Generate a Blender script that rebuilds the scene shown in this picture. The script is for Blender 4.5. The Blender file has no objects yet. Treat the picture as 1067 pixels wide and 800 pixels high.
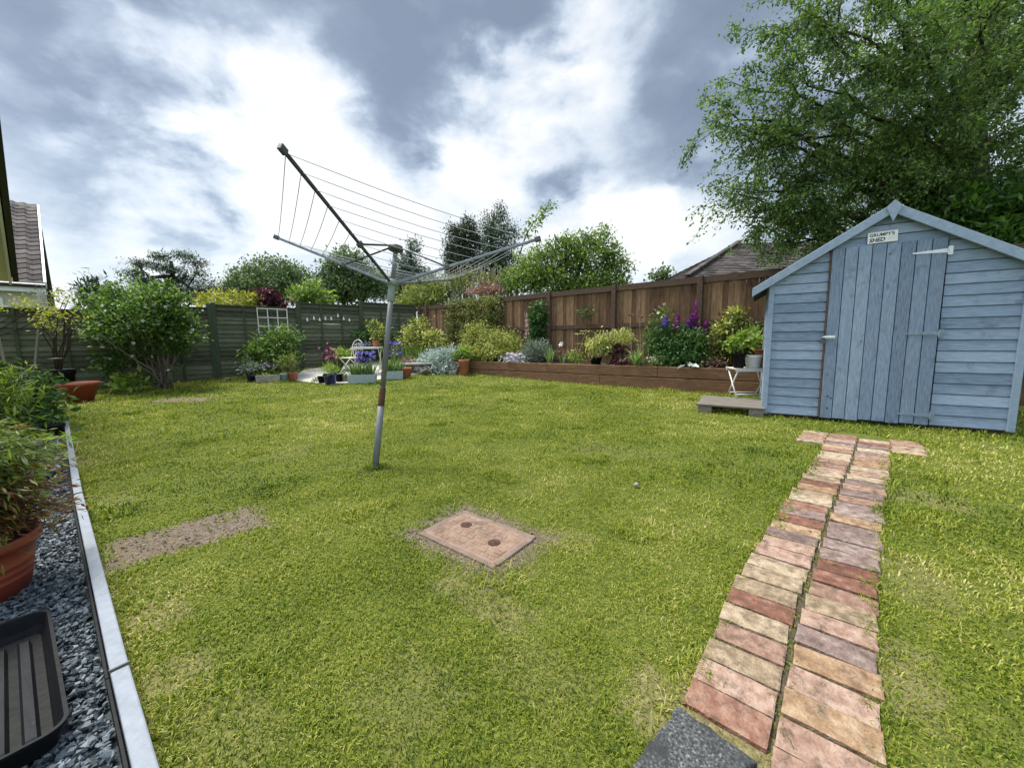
import bpy, math, random
import numpy as np
from mathutils import Vector, Matrix

# ------------------------------------------------------------------ camera
R = math.radians
scene = bpy.context.scene
C = scene.collection
IW, IH, FPX, HOR, ROLL, EYE = 1067, 800, 400.0, 354.0, R(0.7), 1.0
_pitch = math.atan((400 - HOR) * math.cos(ROLL) / FPX)
_fw = np.array([0, math.cos(_pitch), -math.sin(_pitch)])
_rt = np.array([1.0, 0, 0])
_up = np.cross(_rt, _fw)
CR = math.cos(ROLL) * _rt - math.sin(ROLL) * _up
CU = math.sin(ROLL) * _rt + math.cos(ROLL) * _up
CE = np.array([0, 0, EYE])
cam = bpy.data.cameras.new('camera')
cam.sensor_width = 36
cam.lens = 36 * FPX / IW
cam.clip_start = 0.05
cam.clip_end = 2000
camo = bpy.data.objects.new('camera', cam)
C.objects.link(camo)
camo.matrix_world = Matrix(((CR[0], CU[0], -_fw[0], 0), (CR[1], CU[1], -_fw[1], 0), (CR[2], CU[2], -_fw[2], EYE), (0, 0, 0, 1)))
scene.camera = camo


def ray(px, py):
    return _fw * FPX + CR * (px - IW / 2) - CU * (py - IH / 2)


# ------------------------------------------------------------------ light
EXPO = 2.2
scene.view_settings.view_transform = 'Standard'
scene.view_settings.look = 'None'
scene.view_settings.exposure = EXPO
scene.view_settings.gamma = 1
SUNV = Vector((-0.42, 0.22, 0.88)).normalized()
sun = bpy.data.lights.new('sun', 'SUN')
sun.energy = 1.5
sun.angle = R(20)
sun.color = (1.0, 0.96, 0.88)
suno = bpy.data.objects.new('sun', sun)
C.objects.link(suno)
suno.rotation_euler = SUNV.to_track_quat('Z', 'Y').to_euler()

world = bpy.data.worlds.new('World')
scene.world = world
world.use_nodes = True


def build_sky():
    nt = world.node_tree
    nt.nodes.clear()
    N, L = nt.nodes.new, nt.links.new
    out = N('ShaderNodeOutputWorld')
    bg = N('ShaderNodeBackground')
    L(bg.outputs[0], out.inputs[0])
    tc = N('ShaderNodeTexCoord')
    sky = N('ShaderNodeTexSky')
    sky.sky_type = 'NISHITA'
    sky.sun_disc = False
    sky.sun_elevation = math.asin(SUNV.z)
    sky.sun_rotation = math.atan2(SUNV.x, SUNV.y)

    def vmath(op, a, b=None):
        n = N('ShaderNodeVectorMath'); n.operation = op
        for k, x in enumerate((a, b)):
            if x is None: continue
            if isinstance(x, (tuple, list)): n.inputs[k].default_value = x
            else: L(x, n.inputs[k])
        return n

    def m(op, a, b=None, c=None):
        n = N('ShaderNodeMath'); n.operation = op
        for k, x in enumerate((a, b, c)):
            if x is None: continue
            if isinstance(x, (int, float)): n.inputs[k].default_value = x
            else: L(x, n.inputs[k])
        return n.outputs[0]
    d = tc.outputs['Generated']
    sep = N('ShaderNodeSeparateXYZ'); L(d, sep.inputs[0])
    z = m('ADD', m('MAXIMUM', sep.outputs[2], 0.0), 0.75)
    comb = N('ShaderNodeCombineXYZ')
    L(m('DIVIDE', sep.outputs[0], z), comb.inputs[0]); L(m('DIVIDE', sep.outputs[1], z), comb.inputs[1])
    L(m('MULTIPLY', sep.outputs[2], 1.6), comb.inputs[2])
    n1 = N('ShaderNodeTexNoise'); n1.inputs['Scale'].default_value = 5.0; n1.inputs['Detail'].default_value = 7; n1.inputs['Roughness'].default_value = .56
    n1.inputs['Distortion'].default_value = .15
    sq = vmath('MULTIPLY', d, (1.0, 1.0, 1.7)).outputs[0]
    L(sq, n1.inputs['Vector'])
    # ragged cloud edges: the direction is stirred by the noise
    off = vmath('SCALE', vmath('SUBTRACT', n1.outputs['Color'], (.5, .5, .5)).outputs[0])
    off.inputs['Scale'].default_value = 0.34
    dd = vmath('ADD', d, off.outputs[0]).outputs[0]
    lobes = [  # px, py, radius, amount (bright clouds > 0, dark clouds < 0)
        (345, 180, .34, .56), (275, 90, .20, .40), (600, 85, .20, .48), (500, 150, .20, .34), (655, 215, .30, .36), (440, 215, .35, .25),
        (130, 230, .40, .05), (560, 250, .4, .20), (130, 45, .12, .26), (625, 40, .12, .18), (200, 290, .5, .22), (700, 260, .25, .25), (40, 230, .4, .06), (760, 230, .2, .15),
        (40, 60, .30, -.22), (190, 60, .20, -.30), (430, 60, .32, -.34), (420, 125, .16, -.34), (530, 30, .28, -.24), (340, 20, .2, -.20),
        (740, 80, .36, -.26), (600, 170, .13, -.50), (197, 232, .11, -.34), (110, 130, .2, -.16), (770, 160, .28, -.15), (585, 205, .10, -.34), (690, 150, .15, -.2), (300, 215, .08, -.1)]
    tot = m('MULTIPLY', m('SUBTRACT', n1.outputs['Fac'], .5), .82)
    for px, py, rad, amt in lobes:
        v = ray(px, py); v = v / np.linalg.norm(v)
        dist = vmath('DISTANCE', dd, tuple(v))
        mr = N('ShaderNodeMapRange'); mr.interpolation_type = 'SMOOTHSTEP'
        L(dist.outputs['Value'], mr.inputs[0])
        mr.inputs[1].default_value = rad; mr.inputs[2].default_value = 0
        mr.inputs[3].default_value = 0; mr.inputs[4].default_value = amt
        tot = m('ADD', tot, mr.outputs[0])
    n2 = N('ShaderNodeTexNoise'); n2.inputs['Scale'].default_value = 13; n2.inputs['Detail'].default_value = 8; n2.inputs['Roughness'].default_value = .6
    L(sq, n2.inputs['Vector'])
    vo = N('ShaderNodeTexVoronoi'); vo.feature = 'SMOOTH_F1'; vo.inputs['Scale'].default_value = 7; vo.inputs['Smoothness'].default_value = .6
    L(vmath('ADD', sq, off.outputs[0]).outputs[0], vo.inputs['Vector'])
    tot = m('ADD', tot, m('MULTIPLY', m('SUBTRACT', .45, vo.outputs['Distance']), .34))
    tot = m('ADD', tot, m('MULTIPLY', m('SUBTRACT', n2.outputs['Fac'], .5), .35))
    tot = m('ADD', tot, .475)
    cr = N('ShaderNodeValToRGB')
    e = cr.color_ramp.elements
    e[0].position = 0.10; e[0].color = (.215, .262, .335, 1)
    e[1].position = .88; e[1].color = (1.02, 1.02, 1.0, 1)
    for p, c in ((.28, (.265, .322, .405)), (.45, (.42, .495, .59)), (.62, (.70, .77, .84))):
        x = e.new(p); x.color = c + (1,)
    L(tot, cr.inputs[0])
    k = 1 / 2 ** EXPO
    sc = vmath('SCALE', cr.outputs[0]); sc.inputs['Scale'].default_value = k / 0.1
    # unseen sky overhead and behind the camera, brightened to add fill light
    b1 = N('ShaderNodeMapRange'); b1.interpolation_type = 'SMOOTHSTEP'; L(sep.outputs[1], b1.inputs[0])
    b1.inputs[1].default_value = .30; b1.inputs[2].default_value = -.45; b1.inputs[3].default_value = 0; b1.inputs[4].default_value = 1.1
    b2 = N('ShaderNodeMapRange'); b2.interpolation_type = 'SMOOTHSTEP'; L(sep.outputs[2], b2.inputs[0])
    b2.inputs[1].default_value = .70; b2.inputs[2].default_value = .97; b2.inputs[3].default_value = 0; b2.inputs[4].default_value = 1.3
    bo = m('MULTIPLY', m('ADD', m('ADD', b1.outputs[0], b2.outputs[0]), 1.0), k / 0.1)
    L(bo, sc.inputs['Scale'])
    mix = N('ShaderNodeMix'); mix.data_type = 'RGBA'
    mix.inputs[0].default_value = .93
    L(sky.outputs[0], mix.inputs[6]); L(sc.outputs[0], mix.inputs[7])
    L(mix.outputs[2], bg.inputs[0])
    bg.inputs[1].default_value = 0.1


build_sky()

# ------------------------------------------------------------------ helpers
rng = np.random.default_rng(7)
random.seed(7)


def zt(Y):
    Y = np.asarray(Y, float)
    return np.minimum(.054 * np.log1p(np.exp(np.clip((Y - 8.6) / .6, -40, 40))), .52)


def gp(px, py, z=None):
    """point of the ground (or of level z) seen at a place of the photograph"""
    d = ray(px, py)
    if z is not None:
        return CE + d * ((z - EYE) / d[2])
    lo, hi = 0.0005, 0.0005
    f = lambda t: (CE + d * t)[2] - float(zt((CE + d * t)[1]))
    while f(hi) > 0 and hi < .25:
        lo = hi; hi *= 1.01
    for _ in range(30):
        mid = (lo + hi) / 2
        if f(mid) > 0: lo = mid
        else: hi = mid
    return CE + d * hi


def dp(px, py, Y):
    d = ray(px, py)
    return CE + d * (Y / d[1])


WL = {}


class MB:
    def __init__(s):
        s.V = []; s.loops = []; s.tot = []; s.n = 0

    def add(s, V, F):
        V = np.asarray(V, float).reshape(-1, 3)
        s.V.append(V)
        for f in F:
            s.loops.append(np.asarray(f, np.int64) + s.n); s.tot.append(np.array([len(f)]))
        s.n += len(V)
        return s

    def bulk(s, V, F):
        """V (k,m,3) copies of a shape with faces F (p,q)"""
        V = np.asarray(V, float); F = np.asarray(F)
        k, m_ = V.shape[:2]
        s.V.append(V.reshape(-1, 3))
        idx = (np.arange(k) * m_)[:, None, None] + F[None] + s.n
        s.loops.append(idx.reshape(-1)); s.tot.append(np.full(k * F.shape[0], F.shape[1]))
        s.n += k * m_
        return s

    def box(s, c, size, ax=None, taper=None):
        c = np.asarray(c, float); h = np.asarray(size, float) / 2
        q = np.array([[-1, -1, -1], [1, -1, -1], [1, 1, -1], [-1, 1, -1], [-1, -1, 1], [1, -1, 1], [1, 1, 1], [-1, 1, 1]]) * h
        if taper is not None:
            q[4:, :2] *= taper
        if ax is not None: q = q @ np.asarray(ax, float)
        return s.add(q + c, [(0, 3, 2, 1), (4, 5, 6, 7), (0, 1, 5, 4), (1, 2, 6, 5), (2, 3, 7, 6), (3, 0, 4, 7)])

    def beam(s, a, b, w, h, up=(0, 0, 1)):
        a = np.asarray(a, float); b = np.asarray(b, float); d = b - a; l = np.linalg.norm(d); d = d / l
        sd = np.cross(d, up); sd /= np.linalg.norm(sd); u = np.cross(sd, d)
        return s.box((a + b) / 2, (l, w, h), np.array([d, sd, u]))

    def tube(s, pts, r, n=8):
        pts = np.asarray(pts, float); k = len(pts)
        r = np.full(k, r) if np.isscalar(r) else np.asarray(r, float)
        t = np.gradient(pts, axis=0); t /= np.linalg.norm(t, axis=1)[:, None] + 1e-12
        ref = np.array([0.31, .17, .93]) if abs(t[0] @ np.array([0.31, .17, .93])) < .93 else np.array([1.0, .2, 0])
        V = []
        a = np.linspace(0, 2 * math.pi, n, endpoint=False)
        for i in range(k):
            u = np.cross(t[i], ref); u /= np.linalg.norm(u); v = np.cross(t[i], u)
            V.append(pts[i] + r[i] * (np.cos(a)[:, None] * u + np.sin(a)[:, None] * v))
        F = []
        for i in range(k - 1):
            for j in range(n):
                F.append((i * n + j, i * n + (j + 1) % n, (i + 1) * n + (j + 1) % n, (i + 1) * n + j))
        F.append(tuple(range(n))[::-1]); F.append(tuple((k - 1) * n + j for j in range(n)))
        return s.add(np.concatenate(V), F)

    def lathe(s, prof, c, n=28):
        c = np.asarray(c, float); a = np.linspace(0, 2 * math.pi, n, endpoint=False); V = []; F = []
        for r_, z_ in prof:
            V.append(np.stack([r_ * np.cos(a), r_ * np.sin(a), np.full(n, z_)], 1) + c)
        for i in range(len(prof) - 1):
            for j in range(n):
                F.append((i * n + j, i * n + (j + 1) % n, (i + 1) * n + (j + 1) % n, (i + 1) * n + j))
        F.append(tuple(range(n))[::-1])
        F.append(tuple((len(prof) - 1) * n + j for j in range(n)))
        return s.add(np.concatenate(V), F)

    def leaves(s, P, A, B, l, w):
        """diamond leaves, base P, axis A, side B"""
        l = np.broadcast_to(l, (len(P),))[:, None]; w = np.broadcast_to(w, (len(P),))[:, None]
        Nn = np.cross(A, B)
        V = np.stack([P, P + A * l * .45 + B * w / 2 + Nn * w * .12, P + A * l, P + A * l * .45 - B * w / 2 + Nn * w * .12], 1)
        return s.bulk(V, [[0, 1, 2, 3]])

    def build(s, name, mat, parent=None, local=False, smooth=False, bevel=0):
        V = np.concatenate(s.V); loops = np.concatenate(s.loops); tot = np.concatenate(s.tot)
        if parent is not None and not local:
            V = V - WL[parent]
        me = bpy.data.meshes.new(name)
        me.vertices.add(len(V)); me.vertices.foreach_set('co', V.astype(np.float32).ravel())
        me.loops.add(len(loops)); me.loops.foreach_set('vertex_index', loops.astype(np.int32))
        me.polygons.add(len(tot))
        st = np.concatenate([[0], np.cumsum(tot)[:-1]])
        me.polygons.foreach_set('loop_start', st.astype(np.int32)); me.polygons.foreach_set('loop_total', tot.astype(np.int32))
        me.polygons.foreach_set('use_smooth', np.full(len(tot), bool(smooth)))
        me.update(calc_edges=True); me.validate()
        me.materials.append(mat)
        o = bpy.data.objects.new(name, me); C.objects.link(o)
        if parent is not None:
            o.parent = parent; WL[o] = WL[parent]
        else:
            WL[o] = np.zeros(3)
        if bevel:
            b = o.modifiers.new('Bevel', 'BEVEL'); b.width = bevel; b.segments = 2; b.limit_method = 'ANGLE'
        return o


def tag(o, label=None, cat=None, group=None, kind=None):
    if label: o['label'] = label
    if cat: o['category'] = cat
    if group: o['group'] = group
    if kind: o['kind'] = kind
    return o


def thing(name, label, cat, loc=(0, 0, 0), rz=0, group=None):
    o = bpy.data.objects.new(name, None); C.objects.link(o)
    o.empty_display_size = .1
    o.location = tuple(loc); o.rotation_euler = (0, 0, rz)
    WL[o] = np.array(loc, float)
    return tag(o, label, cat, group)


# ------------------------------------------------------------------ materials
def newmat(name):
    m = bpy.data.materials.new(name); m.use_nodes = True
    nt = m.node_tree; nt.nodes.clear()
    return m, nt, nt.nodes.new, nt.links.new


def ramp(N, cols):
    cr = N('ShaderNodeValToRGB'); e = cr.color_ramp.elements
    e[0].position, e[0].color = cols[0][0], tuple(cols[0][1]) + (1,)
    e[1].position, e[1].color = cols[-1][0], tuple(cols[-1][1]) + (1,)
    for p, c in cols[1:-1]:
        x = e.new(p); x.color = tuple(c) + (1,)
    return cr


def surf(name, cols, scale=5, stretch=(1, 1, 1), rough=.8, bump=.3, bscale=None, detail=6, island=0, orand=0, metal=0, spec=.3, bstretch=None, dirt=None, bdist=.02):
    m, nt, N, L = newmat(name)
    out = N('ShaderNodeOutputMaterial'); p = N('ShaderNodeBsdfPrincipled'); L(p.outputs[0], out.inputs[0])
    tc = N('ShaderNodeTexCoord'); mp = N('ShaderNodeMapping'); L(tc.outputs['Object'], mp.inputs[0]); mp.inputs['Scale'].default_value = stretch
    n = N('ShaderNodeTexNoise'); n.noise_dimensions = '4D'; n.inputs['Scale'].default_value = scale; n.inputs['Detail'].default_value = detail; n.inputs['Roughness'].default_value = .6
    L(mp.outputs[0], n.inputs['Vector'])
    g = N('ShaderNodeNewGeometry'); oi = N('ShaderNodeObjectInfo')
    w = N('ShaderNodeMath'); w.operation = 'ADD'
    L(g.outputs['Random Per Island'], w.inputs[0]); L(oi.outputs['Random'], w.inputs[1])
    w2 = N('ShaderNodeMath'); w2.operation = 'MULTIPLY'; L(w.outputs[0], w2.inputs[0]); w2.inputs[1].default_value = 17 if (island or orand) else 0
    L(w2.outputs[0], n.inputs['W'])
    fac = n.outputs['Fac']
    for amt, src in ((island, g.outputs['Random Per Island']), (orand, oi.outputs['Random'])):
        if amt:
            a = N('ShaderNodeMath'); a.operation = 'MULTIPLY_ADD'; L(src, a.inputs[0]); a.inputs[1].default_value = amt
            b = N('ShaderNodeMath'); b.operation = 'SUBTRACT'; L(fac, b.inputs[0]); b.inputs[1].default_value = amt / 2
            L(b.outputs[0], a.inputs[2]); fac = a.outputs[0]
    cr = ramp(N, cols); L(fac, cr.inputs[0])
    colr = cr.outputs[0]
    if dirt:  # stains: (colour, scale, lo, hi)
        nd = N('ShaderNodeTexNoise'); nd.noise_dimensions = '4D'; L(w2.outputs[0], nd.inputs['W']); nd.inputs['Scale'].default_value = dirt[1]; nd.inputs['Detail'].default_value = 8; nd.inputs['Roughness'].default_value = .65
        L(tc.outputs['Object'], nd.inputs['Vector'])
        mr = N('ShaderNodeMapRange'); L(nd.outputs['Fac'], mr.inputs[0]); mr.inputs[1].default_value = dirt[2]; mr.inputs[2].default_value = dirt[3]
        mx = N('ShaderNodeMix'); mx.data_type = 'RGBA'; L(mr.outputs[0], mx.inputs[0]); L(colr, mx.inputs[6]); mx.inputs[7].default_value = tuple(dirt[0]) + (1,)
        colr = mx.outputs[2]
    L(colr, p.inputs['Base Color'])
    p.inputs['Roughness'].default_value = rough; p.inputs['Metallic'].default_value = metal
    p.inputs['Specular IOR Level'].default_value = spec
    if bump:
        mp2 = N('ShaderNodeMapping'); L(tc.outputs['Object'], mp2.inputs[0]); mp2.inputs['Scale'].default_value = bstretch or stretch
        nb = N('ShaderNodeTexNoise'); nb.inputs['Scale'].default_value = bscale or scale * 3; nb.inputs['Detail'].default_value = 6; L(mp2.outputs[0], nb.inputs['Vector'])
        b = N('ShaderNodeBump'); b.inputs['Strength'].default_value = bump; b.inputs['Distance'].default_value = bdist; L(nb.outputs['Fac'], b.inputs['Height']); L(b.outputs[0], p.inputs['Normal'])
    return m


def leafmat(name, cols, trans=.3, cl=1.2, rough=.5, spec=.35, tcol=None, clump=.6):
    m, nt, N, L = newmat(name)
    out = N('ShaderNodeOutputMaterial'); p = N('ShaderNodeBsdfPrincipled')
    g = N('ShaderNodeNewGeometry'); tc = N('ShaderNodeTexCoord')
    n = N('ShaderNodeTexNoise'); n.inputs['Scale'].default_value = cl; n.inputs['Detail'].default_value = 3; L(tc.outputs['Object'], n.inputs['Vector'])
    a = N('ShaderNodeMath'); a.operation = 'MULTIPLY_ADD'; L(n.outputs['Fac'], a.inputs[0]); a.inputs[1].default_value = clump * 2; a.inputs[2].default_value = -clump + .0
    b = N('ShaderNodeMath'); b.operation = 'ADD'; L(a.outputs[0], b.inputs[0]); L(g.outputs['Random Per Island'], b.inputs[1])
    cr = ramp(N, cols); L(b.outputs[0], cr.inputs[0])
    L(cr.outputs[0], p.inputs['Base Color']); p.inputs['Roughness'].default_value = rough; p.inputs['Specular IOR Level'].default_value = spec
    t = N('ShaderNodeBsdfTranslucent')
    mu = N('ShaderNodeMix'); mu.data_type = 'RGBA'; mu.blend_type = 'MULTIPLY'; mu.inputs[0].default_value = 1
    L(cr.outputs[0], mu.inputs[6]); mu.inputs[7].default_value = tuple(tcol or (1.5, 1.6, .8)) + (1,)
    L(mu.outputs[2], t.inputs[0])
    mx = N('ShaderNodeMixShader'); mx.inputs[0].default_value = trans
    L(p.outputs[0], mx.inputs[1]); L(t.outputs[0], mx.inputs[2]); L(mx.outputs[0], out.inputs[0])
    return m


def plain(name, col, rough=.5, metal=0, spec=.4, var=.12, scale=14, bump=.08):
    c = np.array(col)
    return surf(name, [(.3, c * (1 - var)), (.7, np.minimum(c * (1 + var), 1))], scale=scale, rough=rough, metal=metal, spec=spec, bump=bump)


M = {}
M['bluewood'] = surf('blue_painted_wood', [(.2, (0.106, 0.151, 0.218)), (.5, (0.218, 0.286, 0.386)), (.8, (0.342, 0.420, 0.526))], scale=9, stretch=(1.2, 9, 16), island=.35, rough=.72, bump=.5, bscale=9, bstretch=(1, 9, 22), bdist=.006, dirt=((.085, .11, .15), 7, .57, .78))
M['bluedoor'] = surf('blue_painted_door_wood', [(.2, (0.099, 0.137, 0.196)), (.5, (0.202, 0.263, 0.356)), (.8, (0.319, 0.392, 0.493))], scale=9, stretch=(14, 9, 1.2), island=.35, rough=.72, bump=.5, bscale=9, bstretch=(22, 9, 1), bdist=.006, dirt=((.075, .10, .14), 8, .57, .78))
M['bluetrim'] = surf('blue_painted_trim', [(.2, (0.187, 0.248, 0.330)), (.8, (0.303, 0.380, 0.479))], scale=8, stretch=(3, 3, 3), rough=.7, bump=.3, bdist=.006)
M['rawedge'] = surf('bare_door_edge', [(.3, (.11, .055, .035)), (.7, (.17, .095, .06))], scale=20, rough=.9)
M['greenfence'] = surf('dark_green_fence_stain', [(.2, (0.038, 0.041, 0.025)), (.5, (0.075, 0.083, 0.049)), (.8, (0.141, 0.150, 0.101))], scale=5, stretch=(1.5, 1.5, 14), island=.5, rough=.85, bump=.5, bscale=8, bstretch=(2, 2, 30), bdist=.008)
M['greenpost'] = surf('dark_green_post_stain', [(.2, (.032, .045, .024)), (.8, (.07, .09, .05))], scale=6, stretch=(8, 8, 1), rough=.85, bump=.4)
M['brownfence'] = surf('brown_fence_stain', [(.15, (0.061, 0.033, 0.018)), (.5, (0.157, 0.088, 0.046)), (.85, (0.300, 0.184, 0.102))], scale=4, stretch=(7, 7, 1.3), island=.5, rough=.85, bump=.5, bscale=6, bstretch=(14, 14, 1.5), bdist=.008)
M['brownrail'] = surf('dark_brown_rail_stain', [(.2, (0.053, 0.033, 0.022)), (.8, (0.125, 0.080, 0.055))], scale=5, stretch=(3, 3, 6), rough=.85, bump=.4)
M['sleeper'] = surf('brown_sleeper_wood', [(.15, (0.086, 0.044, 0.025)), (.5, (0.195, 0.104, 0.056)), (.85, (0.312, 0.180, 0.104))], scale=4, stretch=(1.5, 1.5, 9), island=.35, rough=.85, bump=.6, bscale=7, bstretch=(1.5, 1.5, 16), bdist=.01)
M['soil'] = surf('dark_garden_soil', [(.3, (.028, .019, .013)), (.7, (.07, .048, .033))], scale=18, rough=1, bump=1, bscale=30, bdist=.04)
M['crumb'] = surf('dry_soil_crumbs', [(.25, (.06, .043, .03)), (.5, (.14, .105, .08)), (.8, (.27, .22, .17))], scale=12, island=.9, rough=1, bump=.3)
M['pathdirt'] = surf('gritty_path_dirt', [(.3, (.035, .027, .018)), (.55, (.085, .07, .042)), (.75, (.15, .13, .07))], scale=40, rough=1, bump=1, bscale=60)
M['soilpatch'] = surf('bare_dry_soil', [(.25, (.07, .05, .036)), (.5, (.145, .11, .082)), (.75, (.26, .205, .155))], scale=22, rough=1, bump=1, bscale=26, bdist=.03)
M['slate'] = surf('blue_grey_slate_chips', [(.15, (.03, .042, .052)), (.5, (.075, .095, .112)), (.85, (.165, .195, .215))], scale=12, island=.9, rough=.6, bump=.3, bscale=60, bdist=.003, spec=.4)
M['slatebase'] = surf('slate_dust', [(.3, (.03, .038, .045)), (.7, (.07, .085, .095))], scale=40, rough=1, bump=1, bscale=60)
M['whiteboard'] = surf('pale_painted_edging_wood', [(.2, (.15, .168, .195)), (.5, (.205, .228, .262)), (.8, (.26, .283, .318))], scale=5, stretch=(5, 5, 5), rough=.6, bump=.25, bdist=.005, dirt=((.25, .25, .24), 9, .60, .78))
M['blackplastic'] = surf('worn_black_plastic', [(.3, (.003, .0035, .004)), (.7, (.007, .008, .009))], scale=9, rough=.55, bump=.12, spec=.15, dirt=((.04, .042, .04), 16, .66, .9))
M['traywear'] = surf('dusty_black_tray_plastic', [(.25, (.004, .005, .006)), (.75, (.012, .014, .017))], scale=7, stretch=(1, 5, 1), rough=.55, bump=.12, spec=.15, dirt=((.07, .076, .08), 30, .62, .82))
M['terracotta'] = surf('terracotta', [(.25, (.26, .085, .045)), (.75, (.42, .16, .09))], scale=7, rough=.8, bump=.15, dirt=((.36, .26, .2), 6, .62, .85))
M['redpot'] = surf('red_brown_plastic_pot', [(.3, (.20, .038, .018)), (.7, (.27, .055, .028))], scale=6, rough=.42, bump=.05, spec=.5, dirt=((.16, .09, .06), 12, .64, .9))
M['redbowl'] = surf('brick_red_bowl', [(.3, (.26, .045, .022)), (.7, (.34, .07, .035))], scale=6, rough=.5, bump=.05, spec=.4)
M['blueglaze'] = plain('cobalt_glaze', (.012, .018, .11), rough=.2, spec=.6)
M['galv'] = surf('galvanised_zinc', [(.25, (.28, .35, .36)), (.75, (.44, .51, .52))], scale=16, rough=.55, metal=.35, bump=.08)
M['aluminium'] = surf('dull_aluminium', [(.25, (.11, .113, .115)), (.75, (.20, .203, .205))], scale=20, stretch=(1, 1, .3), rough=.55, metal=.1, bump=.05)
M['aludark'] = surf('grey_weathered_aluminium', [(.25, (.13, .15, .18)), (.75, (.23, .255, .29))], scale=20, rough=.5, metal=.3, bump=.05)
M['armblack'] = surf('dark_grimy_arm', [(.25, (.03, .032, .035)), (.75, (.085, .088, .09))], scale=25, rough=.6, metal=.2, bump=.1)
M['rust'] = surf('rusted_steel', [(.25, (.05, .022, .014)), (.75, (.12, .06, .038))], scale=30, rough=.9, bump=.3, bdist=.004)
M['hubplastic'] = surf('grey_green_plastic', [(.25, (.16, .19, .17)), (.75, (.26, .30, .27))], scale=20, rough=.5, bump=.05)
M['capplastic'] = plain('dark_grey_plastic', (.07, .075, .075), rough=.5)
M['line'] = plain('plastic_clothes_line', (.40, .42, .44), rough=.5)
M['whitemetal'] = surf('cream_painted_metal', [(.25, (.58, .55, .50)), (.75, (.74, .71, .66))], scale=30, rough=.5, bump=.1)
M['white'] = plain('white_plastic', (.74, .74, .72), rough=.4, var=.05)
M['concrete'] = surf('pale_patio_slabs', [(.2, (.36, .33, .30)), (.8, (.54, .51, .47))], scale=3, rough=.9, bump=.2, dirt=((.2, .19, .15), 6, .55, .8))
M['pallet'] = surf('weathered_grey_timber', [(.2, (.10, .088, .072)), (.8, (.24, .215, .18))], scale=5, stretch=(2, 8, 8), island=.4, rough=.9, bump=.5)
M['stone'] = surf('buff_grey_stone', [(.2, (.16, .14, .115)), (.5, (.27, .245, .21)), (.8, (.42, .39, .34))], scale=9, island=.4, rough=.95, bump=.6, bscale=25, bdist=.02)
M['slab'] = surf('lichen_grey_slab', [(.36, (.016, .017, .019)), (.5, (.060, .063, .064)), (.57, (.10, .104, .10)), (.66, (.24, .245, .23))], scale=130, rough=.9, bump=1, bscale=20, bdist=.03, detail=14, dirt=((.03, .032, .033), 9, .45, .62))
M['drain'] = surf('pinkish_mortar', [(.2, (.15, .092, .064)), (.5, (.235, .155, .113)), (.8, (.33, .24, .185))], scale=12, rough=.95, bump=.6, bscale=70, bdist=.004, dirt=((.10, .073, .05), 8, .50, .72))
M['drainframe'] = surf('grey_mortar_rim', [(.2, (.11, .08, .062)), (.8, (.24, .175, .14))], scale=14, rough=.95, bump=.5)
M['iron'] = surf('rusty_iron_cap', [(.3, (.03, .016, .011)), (.7, (.085, .045, .03))], scale=40, rough=.85, bump=.5, bdist=.004)
M['hinge'] = surf('galvanised_hinge', [(.3, (.55, .58, .60)), (.7, (.72, .74, .76))], scale=30, rough=.4, metal=.3, bump=.05)
M['hingedull'] = surf('dull_painted_hinge', [(.3, (.14, .19, .24)), (.7, (.24, .30, .36))], scale=30, rough=.6, bump=.1)
M['felt'] = surf('grey_roof_felt', [(.3, (.05, .055, .06)), (.7, (.10, .105, .11))], scale=60, rough=1, bump=.5)
M['signwhite'] = plain('white_sign_board', (.78, .78, .75), rough=.4, var=.03)
M['ink'] = plain('black_sign_paint', (.012, .012, .014), rough=.5)
M['inkgrey'] = plain('faint_grey_sign_print', (.42, .43, .42), rough=.5)
M['bark'] = surf('brown_bark', [(.2, (.022, .015, .010)), (.8, (.075, .052, .036))], scale=8, stretch=(3, 3, .8), rough=.95, bump=.8, bdist=.03)
M['greybark'] = surf('pale_grey_bark', [(.2, (.10, .085, .065)), (.8, (.26, .23, .185))], scale=10, stretch=(3, 3, .8), rough=.95, bump=.6)
M['stem'] = surf('green_stem', [(.2, (.06, .10, .025)), (.8, (.13, .18, .05))], scale=10, rough=.7, bump=.1)
M['drystem'] = surf('straw_stem', [(.2, (.20, .15, .08)), (.8, (.38, .30, .17))], scale=10, rough=.8, bump=.1)
M['rooftile'] = surf('brown_grey_roof_tile', [(.2, (.026, .022, .021)), (.5, (.055, .046, .043)), (.8, (.10, .084, .077))], scale=3, island=.6, rough=.9, bump=.4)
M['render'] = surf('cream_house_render', [(.3, (.50, .49, .45)), (.7, (.62, .61, .57))], scale=3, rough=.9, bump=.2)
M['housebrick'] = surf('buff_house_wall', [(.3, (.23, .18, .14)), (.7, (.34, .27, .21))], scale=6, rough=.9, bump=.3)
M['upvc'] = plain('white_fascia', (.74, .75, .76), rough=.4, var=.04)
M['gutter'] = plain('black_gutter', (.02, .022, .026), rough=.4)
M['soffit'] = surf('olive_cream_cladding', [(.3, (.58, .56, .42)), (.7, (.68, .66, .52))], scale=4, stretch=(1, 1, 12), rough=.8, bump=.1)
M['glass'] = plain('window_glass', (.03, .034, .04), rough=.06, spec=.8, var=.05, bump=0)

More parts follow.
